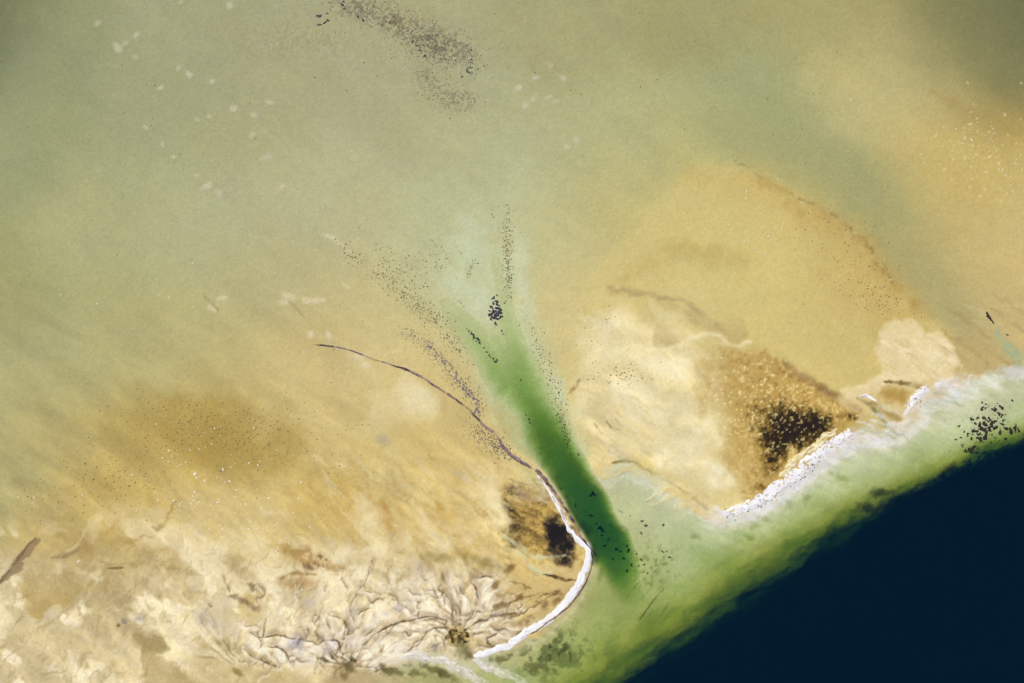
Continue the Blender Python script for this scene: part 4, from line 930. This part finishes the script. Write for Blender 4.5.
# sunken weed along the deep channel
F = "dark seagrass clump sunk on the bed of the deep green channel"
for u, v, r in [(592, 517, 2), (597, 525, 1.4), (601, 530, 3), (604, 533, 2.6), (606, 547, 1.8), (618, 551, 2.6), (621, 553, 1.6), (560, 489, 1.2), (566, 497, 1), (576, 506, 1.6), (529, 420, 1.4), (530, 423, 1.6), (526, 415, 1), (521, 380, 1.1), (540, 449, .9), (625, 560, 2.2), (613, 560, 1.6), (632, 565, 2), (628, 572, 2), (586, 513, 1.2), (603, 537, 1.8), (609, 541, 1.3)]:
    clump(u, v, r, "grass", "seagrass_clump", F, "seagrass", "seagrass in the channel")
G = "small dark weed clump on the pale shelf right of the deep channel"
for u, v, r in [(594, 494, 2.2), (592, 496, 1.6), (642, 521, 1.2), (645.5, 526, 1.3), (663, 525.5, 1.4), (641, 533, 1), (628, 546, 1.2), (630, 550, 1.4), (629, 552, 1.2), (613, 527, 1), (611, 526, .8), (637, 554, .9), (641, 560, 1.1), (644, 565, 1), (622, 512, .7), (620, 511, .7), (630, 516, .6), (579, 454, 1.1), (639, 566, .9), (648, 573, 1), (663, 552, 1), (670, 557, 1.1), (667, 552, .9)]:
    clump(u, v, r, "brown", "weed_clump", G, "seaweed", "weed specks on the shelf")
# dark grass rim at the drop-off
Hh = "dark seagrass clump on the rim where the shelf drops to the deep sea"
for k in range(46):
    t = k / 45
    u = 936 + 90 * t; v = 480 - 33 * t
    clump(u + rng.normal(0, 2.5), v + rng.normal(0, 2.4) - 2, rng.uniform(1.4, 3.4), "grass", "seagrass_clump", Hh, "seagrass", "seagrass rim at the drop-off")
clump(913, 490, 1.6, "grass", "seagrass_clump", "lone round seagrass clump on the olive shelf near the drop-off", "seagrass", "seagrass at the drop-off")
# purple mussel specks on the left flank of the channel: many, the larger as individuals
chain = smooth([(414, 333), (424, 341), (434, 350), (442, 360), (452, 369), (458, 379), (466, 389), (474, 398), (478, 408), (478, 416)], 6)
I_ = "small purple mussel clump in the speckled chain above the thin mussel bank"
for k in range(120):
    p = chain[int(rng.uniform(0.05, 1) ** 0.8 * (len(chain) - 1))]
    clump(p[0] + rng.normal(0, 2.4), p[1] + rng.normal(0, 2.0), rng.uniform(.7, 1.4), "purple", "mussel_clump", I_, "mussels", "speckled mussel chain beside the channel", 1.3, 45)
# white shell heaps on the ochre flat
J = "small white shell heap on the ochre flat among scattered shell specks"
for u, v, r in [(195, 474, 2.4), (197, 478, 1.8), (223, 469, 1.8), (218, 502, 1.7), (246, 504, 1.5), (269, 498, 1.6), (301, 482, 1.6), (249, 529, 1.4), (242, 528, 1.4), (216, 548, 1.6), (250, 521, 1.2), (276, 551, 1.4), (205, 524, 1.3), (222, 529, 1.2), (236, 490, 1.3), (230, 481, 1.4), (195, 492, 1.3), (193, 496, 1.2), (174, 501, 1.3), (158, 500, 1.2), (182, 502, 1.3), (191, 503, 1.1), (199, 502, 1.2), (155, 492, 1), (172, 456, 1.1), (178, 454, 1), (190, 450, 1.1), (199, 449, 1), (206, 447, 1), (212, 444, 1), (186, 462, 1), (232, 455, 1.1), (249, 463, 1.2), (258, 465, 1.3), (277, 450, 1.1), (281, 540, 1), (259, 562, 1.2), (310, 527, 1.1), (260, 554, 1), (231, 467, 1), (18, 497, .9), (34, 497, 1), (79, 561, 1.8)]:
    clump(u, v, r, "shell", "shell_heap", J, "shells", "white shell heaps on the ochre flat")

# ---- uncountable specks, one mesh per drift
def scatter(name, mat, label, cat, spots, hfrac=0.5):
    """spots: rows (u, v, radius px). Each speck is a little irregular six-sided mound"""
    S = np.array(spots, float); n = len(S)
    r = np.random.default_rng(5)
    ang = np.arange(6) * math.pi / 3
    a0 = r.uniform(0, 6.28, (n, 1)); rad = S[:, 2:3] * (1 + r.uniform(-.4, .4, (n, 6))); el = r.uniform(0.5, 1, (n, 1))
    du = np.cos(ang) * rad; dv = np.sin(ang) * rad * el
    pu = S[:, 0:1] + du * np.cos(a0) - dv * np.sin(a0); pv = S[:, 1:2] + du * np.sin(a0) + dv * np.cos(a0)
    pu = np.concatenate([pu, S[:, 0:1]], 1); pv = np.concatenate([pv, S[:, 1:2]], 1)
    x, y = world_xy(pu, pv)
    z = ground(pu, pv)
    z[:, :6] -= 0.02; z[:, 6] += np.minimum(S[:, 2] * MPP * hfrac, 0.35) + 0.05
    z[:, :6] += 0.03
    co = np.stack([x, y, z], -1).reshape(-1, 3)
    b = (np.arange(n) * 7)[:, None, None]
    k = np.arange(6)
    tri = np.stack([k, (k + 5) % 6, np.full(6, 6)], -1)[None] + b
    me = bpy.data.meshes.new(name)
    me.from_pydata(co.tolist(), [], tri.reshape(-1, 3).tolist())
    return link(name, me, mat, label, cat, kind="stuff")

def sample(n, items, rmin, rmax, cond=None):
    out = []
    w = np.array([i[5] for i in items], float); w /= w.sum()
    for k in rng.choice(len(items), n, p=w):
        cu, cv, su, sv, a, _ = items[k]
        x, y = rng.normal(0, .7) * su, rng.normal(0, .7) * sv
        ca, sa = math.cos(math.radians(a)), math.sin(math.radians(a))
        out.append((cu + x * ca - y * sa, cv + x * sa + y * ca, rmin + (rmax - rmin) * rng.random() ** 2.5))
    return out

scatter("mussel_grit", ramp_material("mussel_grit", [(0.3, (.05, .04, .04)), (0.6, (.12, .10, .09))], 1.5), "dark mussel grit strewn in a patch across the upper flat", "mussels",
        sample(2600, [(385, 18, 30, 12, 20, 1.1), (420, 40, 18, 10, 30, 1.3), (440, 48, 28, 16, 25, 2.4), (468, 55, 5, 14, -10, .5), (355, 6, 26, 10, 10, 1), (450, 98, 26, 9, 8, .8), (428, 78, 16, 8, 50, .5), (400, 40, 70, 35, 10, .6)], .25, .75))
flank = sample(2300, [(352, 255, 14, 5, 45, .5), (385, 280, 26, 9, 42, 1.2), (410, 300, 22, 9, 42, 1.6), (432, 318, 20, 8, 42, 1.8), (455, 345, 18, 5, 50, 1), (400, 265, 30, 14, 30, 1), (430, 262, 26, 16, 0, .9), (507, 250, 4, 26, 0, 1.6), (509, 275, 3, 18, 0, 1.2), (505, 225, 10, 16, 0, .5), (540, 350, 7, 26, -25, .8), (554, 385, 6, 26, -25, 1), (563, 425, 4, 18, -20, 1.2), (567, 440, 3, 10, -15, 1), (470, 268, 3, 10, 20, .3), (490, 435, 16, 6, 30, 1.2), (500, 450, 14, 5, 30, 1.2), (472, 393, 8, 20, -30, .7)], .3, .9)
scatter("algae_tufts", M_OLIVE, "olive algae tufts peppering the flanks of the green channel head", "algae", flank)
scatter("mussel_specks", M_MUSSEL, "fine purple mussel specks strewn beside the thin mussel bank", "mussels",
        [(p[0] + rng.normal(-1, 4.5), p[1] + rng.normal(1, 3.5), rng.uniform(.25, .6)) for p in smooth([(405, 328), (424, 341), (442, 360), (458, 379), (474, 398), (480, 416)], 130)]
        + sample(420, [(488, 440, 16, 6, 28, 1), (500, 449, 16, 5, 32, 1.2), (478, 437, 12, 6, 10, .5)], .25, .7))
scatter("weed_specks", M_BROWN, "fine brown weed specks fringing the ragged bed on the pale green shelf", "seaweed",
        sample(260, [(986, 428, 16, 12, 0, 2), (1000, 410, 10, 6, 0, .6), (1012, 430, 12, 4, 0, .6), (970, 449, 9, 5, 0, .6)], .3, .9))
scatter("worm_casts", ramp_material("brown_mud", [(0.3, (.11, .08, .03)), (0.6, (.19, .14, .055))], 1.5), "brown mud specks peppering the ochre patch of the left flat", "mud",
        sample(1900, [(205, 425, 60, 22, 5, 2), (250, 440, 40, 16, 5, 1), (140, 470, 60, 30, 0, 1.2), (80, 500, 50, 30, 0, .5), (330, 420, 60, 60, 0, .4), (850, 250, 40, 30, 40, .6), (880, 300, 30, 12, 20, .8), (600, 340, 30, 40, 0, .3), (620, 375, 22, 8, 0, .4), (700, 90, 120, 60, 0, .35), (150, 150, 160, 90, 0, .35)], .3, .95))
scatter("shell_specks", M_SHELLPALE, "tiny white shell specks sprinkled over the ochre banks", "shells",
        sample(420, [(215, 490, 60, 45, 0, 2), (255, 530, 50, 30, 0, .8), (770, 225, 26, 26, 0, 1.1), (985, 150, 26, 26, 0, .7), (110, 300, 70, 50, 0, .3), (60, 480, 50, 60, 0, .2), (850, 115, 20, 20, 0, .2), (395, 360, 20, 6, 10, .2), (660, 355, 40, 14, 0, .3)], .3, .85), 0.3)
scatter("ridge_rubble", M_BLACK, "dark mussel shells dotted over the white speckled shell ridge", "mussels",
        [(p[0] + rng.normal(0, 3), p[1] + rng.normal(0, 3), rng.uniform(.35, .9)) for p in smooth([(728, 514), (748, 508), (772, 496), (795, 478), (815, 462), (850, 434)], 30) for _ in range(1)] + [(915 + rng.normal(0, 5), 400 + rng.normal(0, 6), rng.uniform(.3, .7)) for _ in range(16)], 0.9)
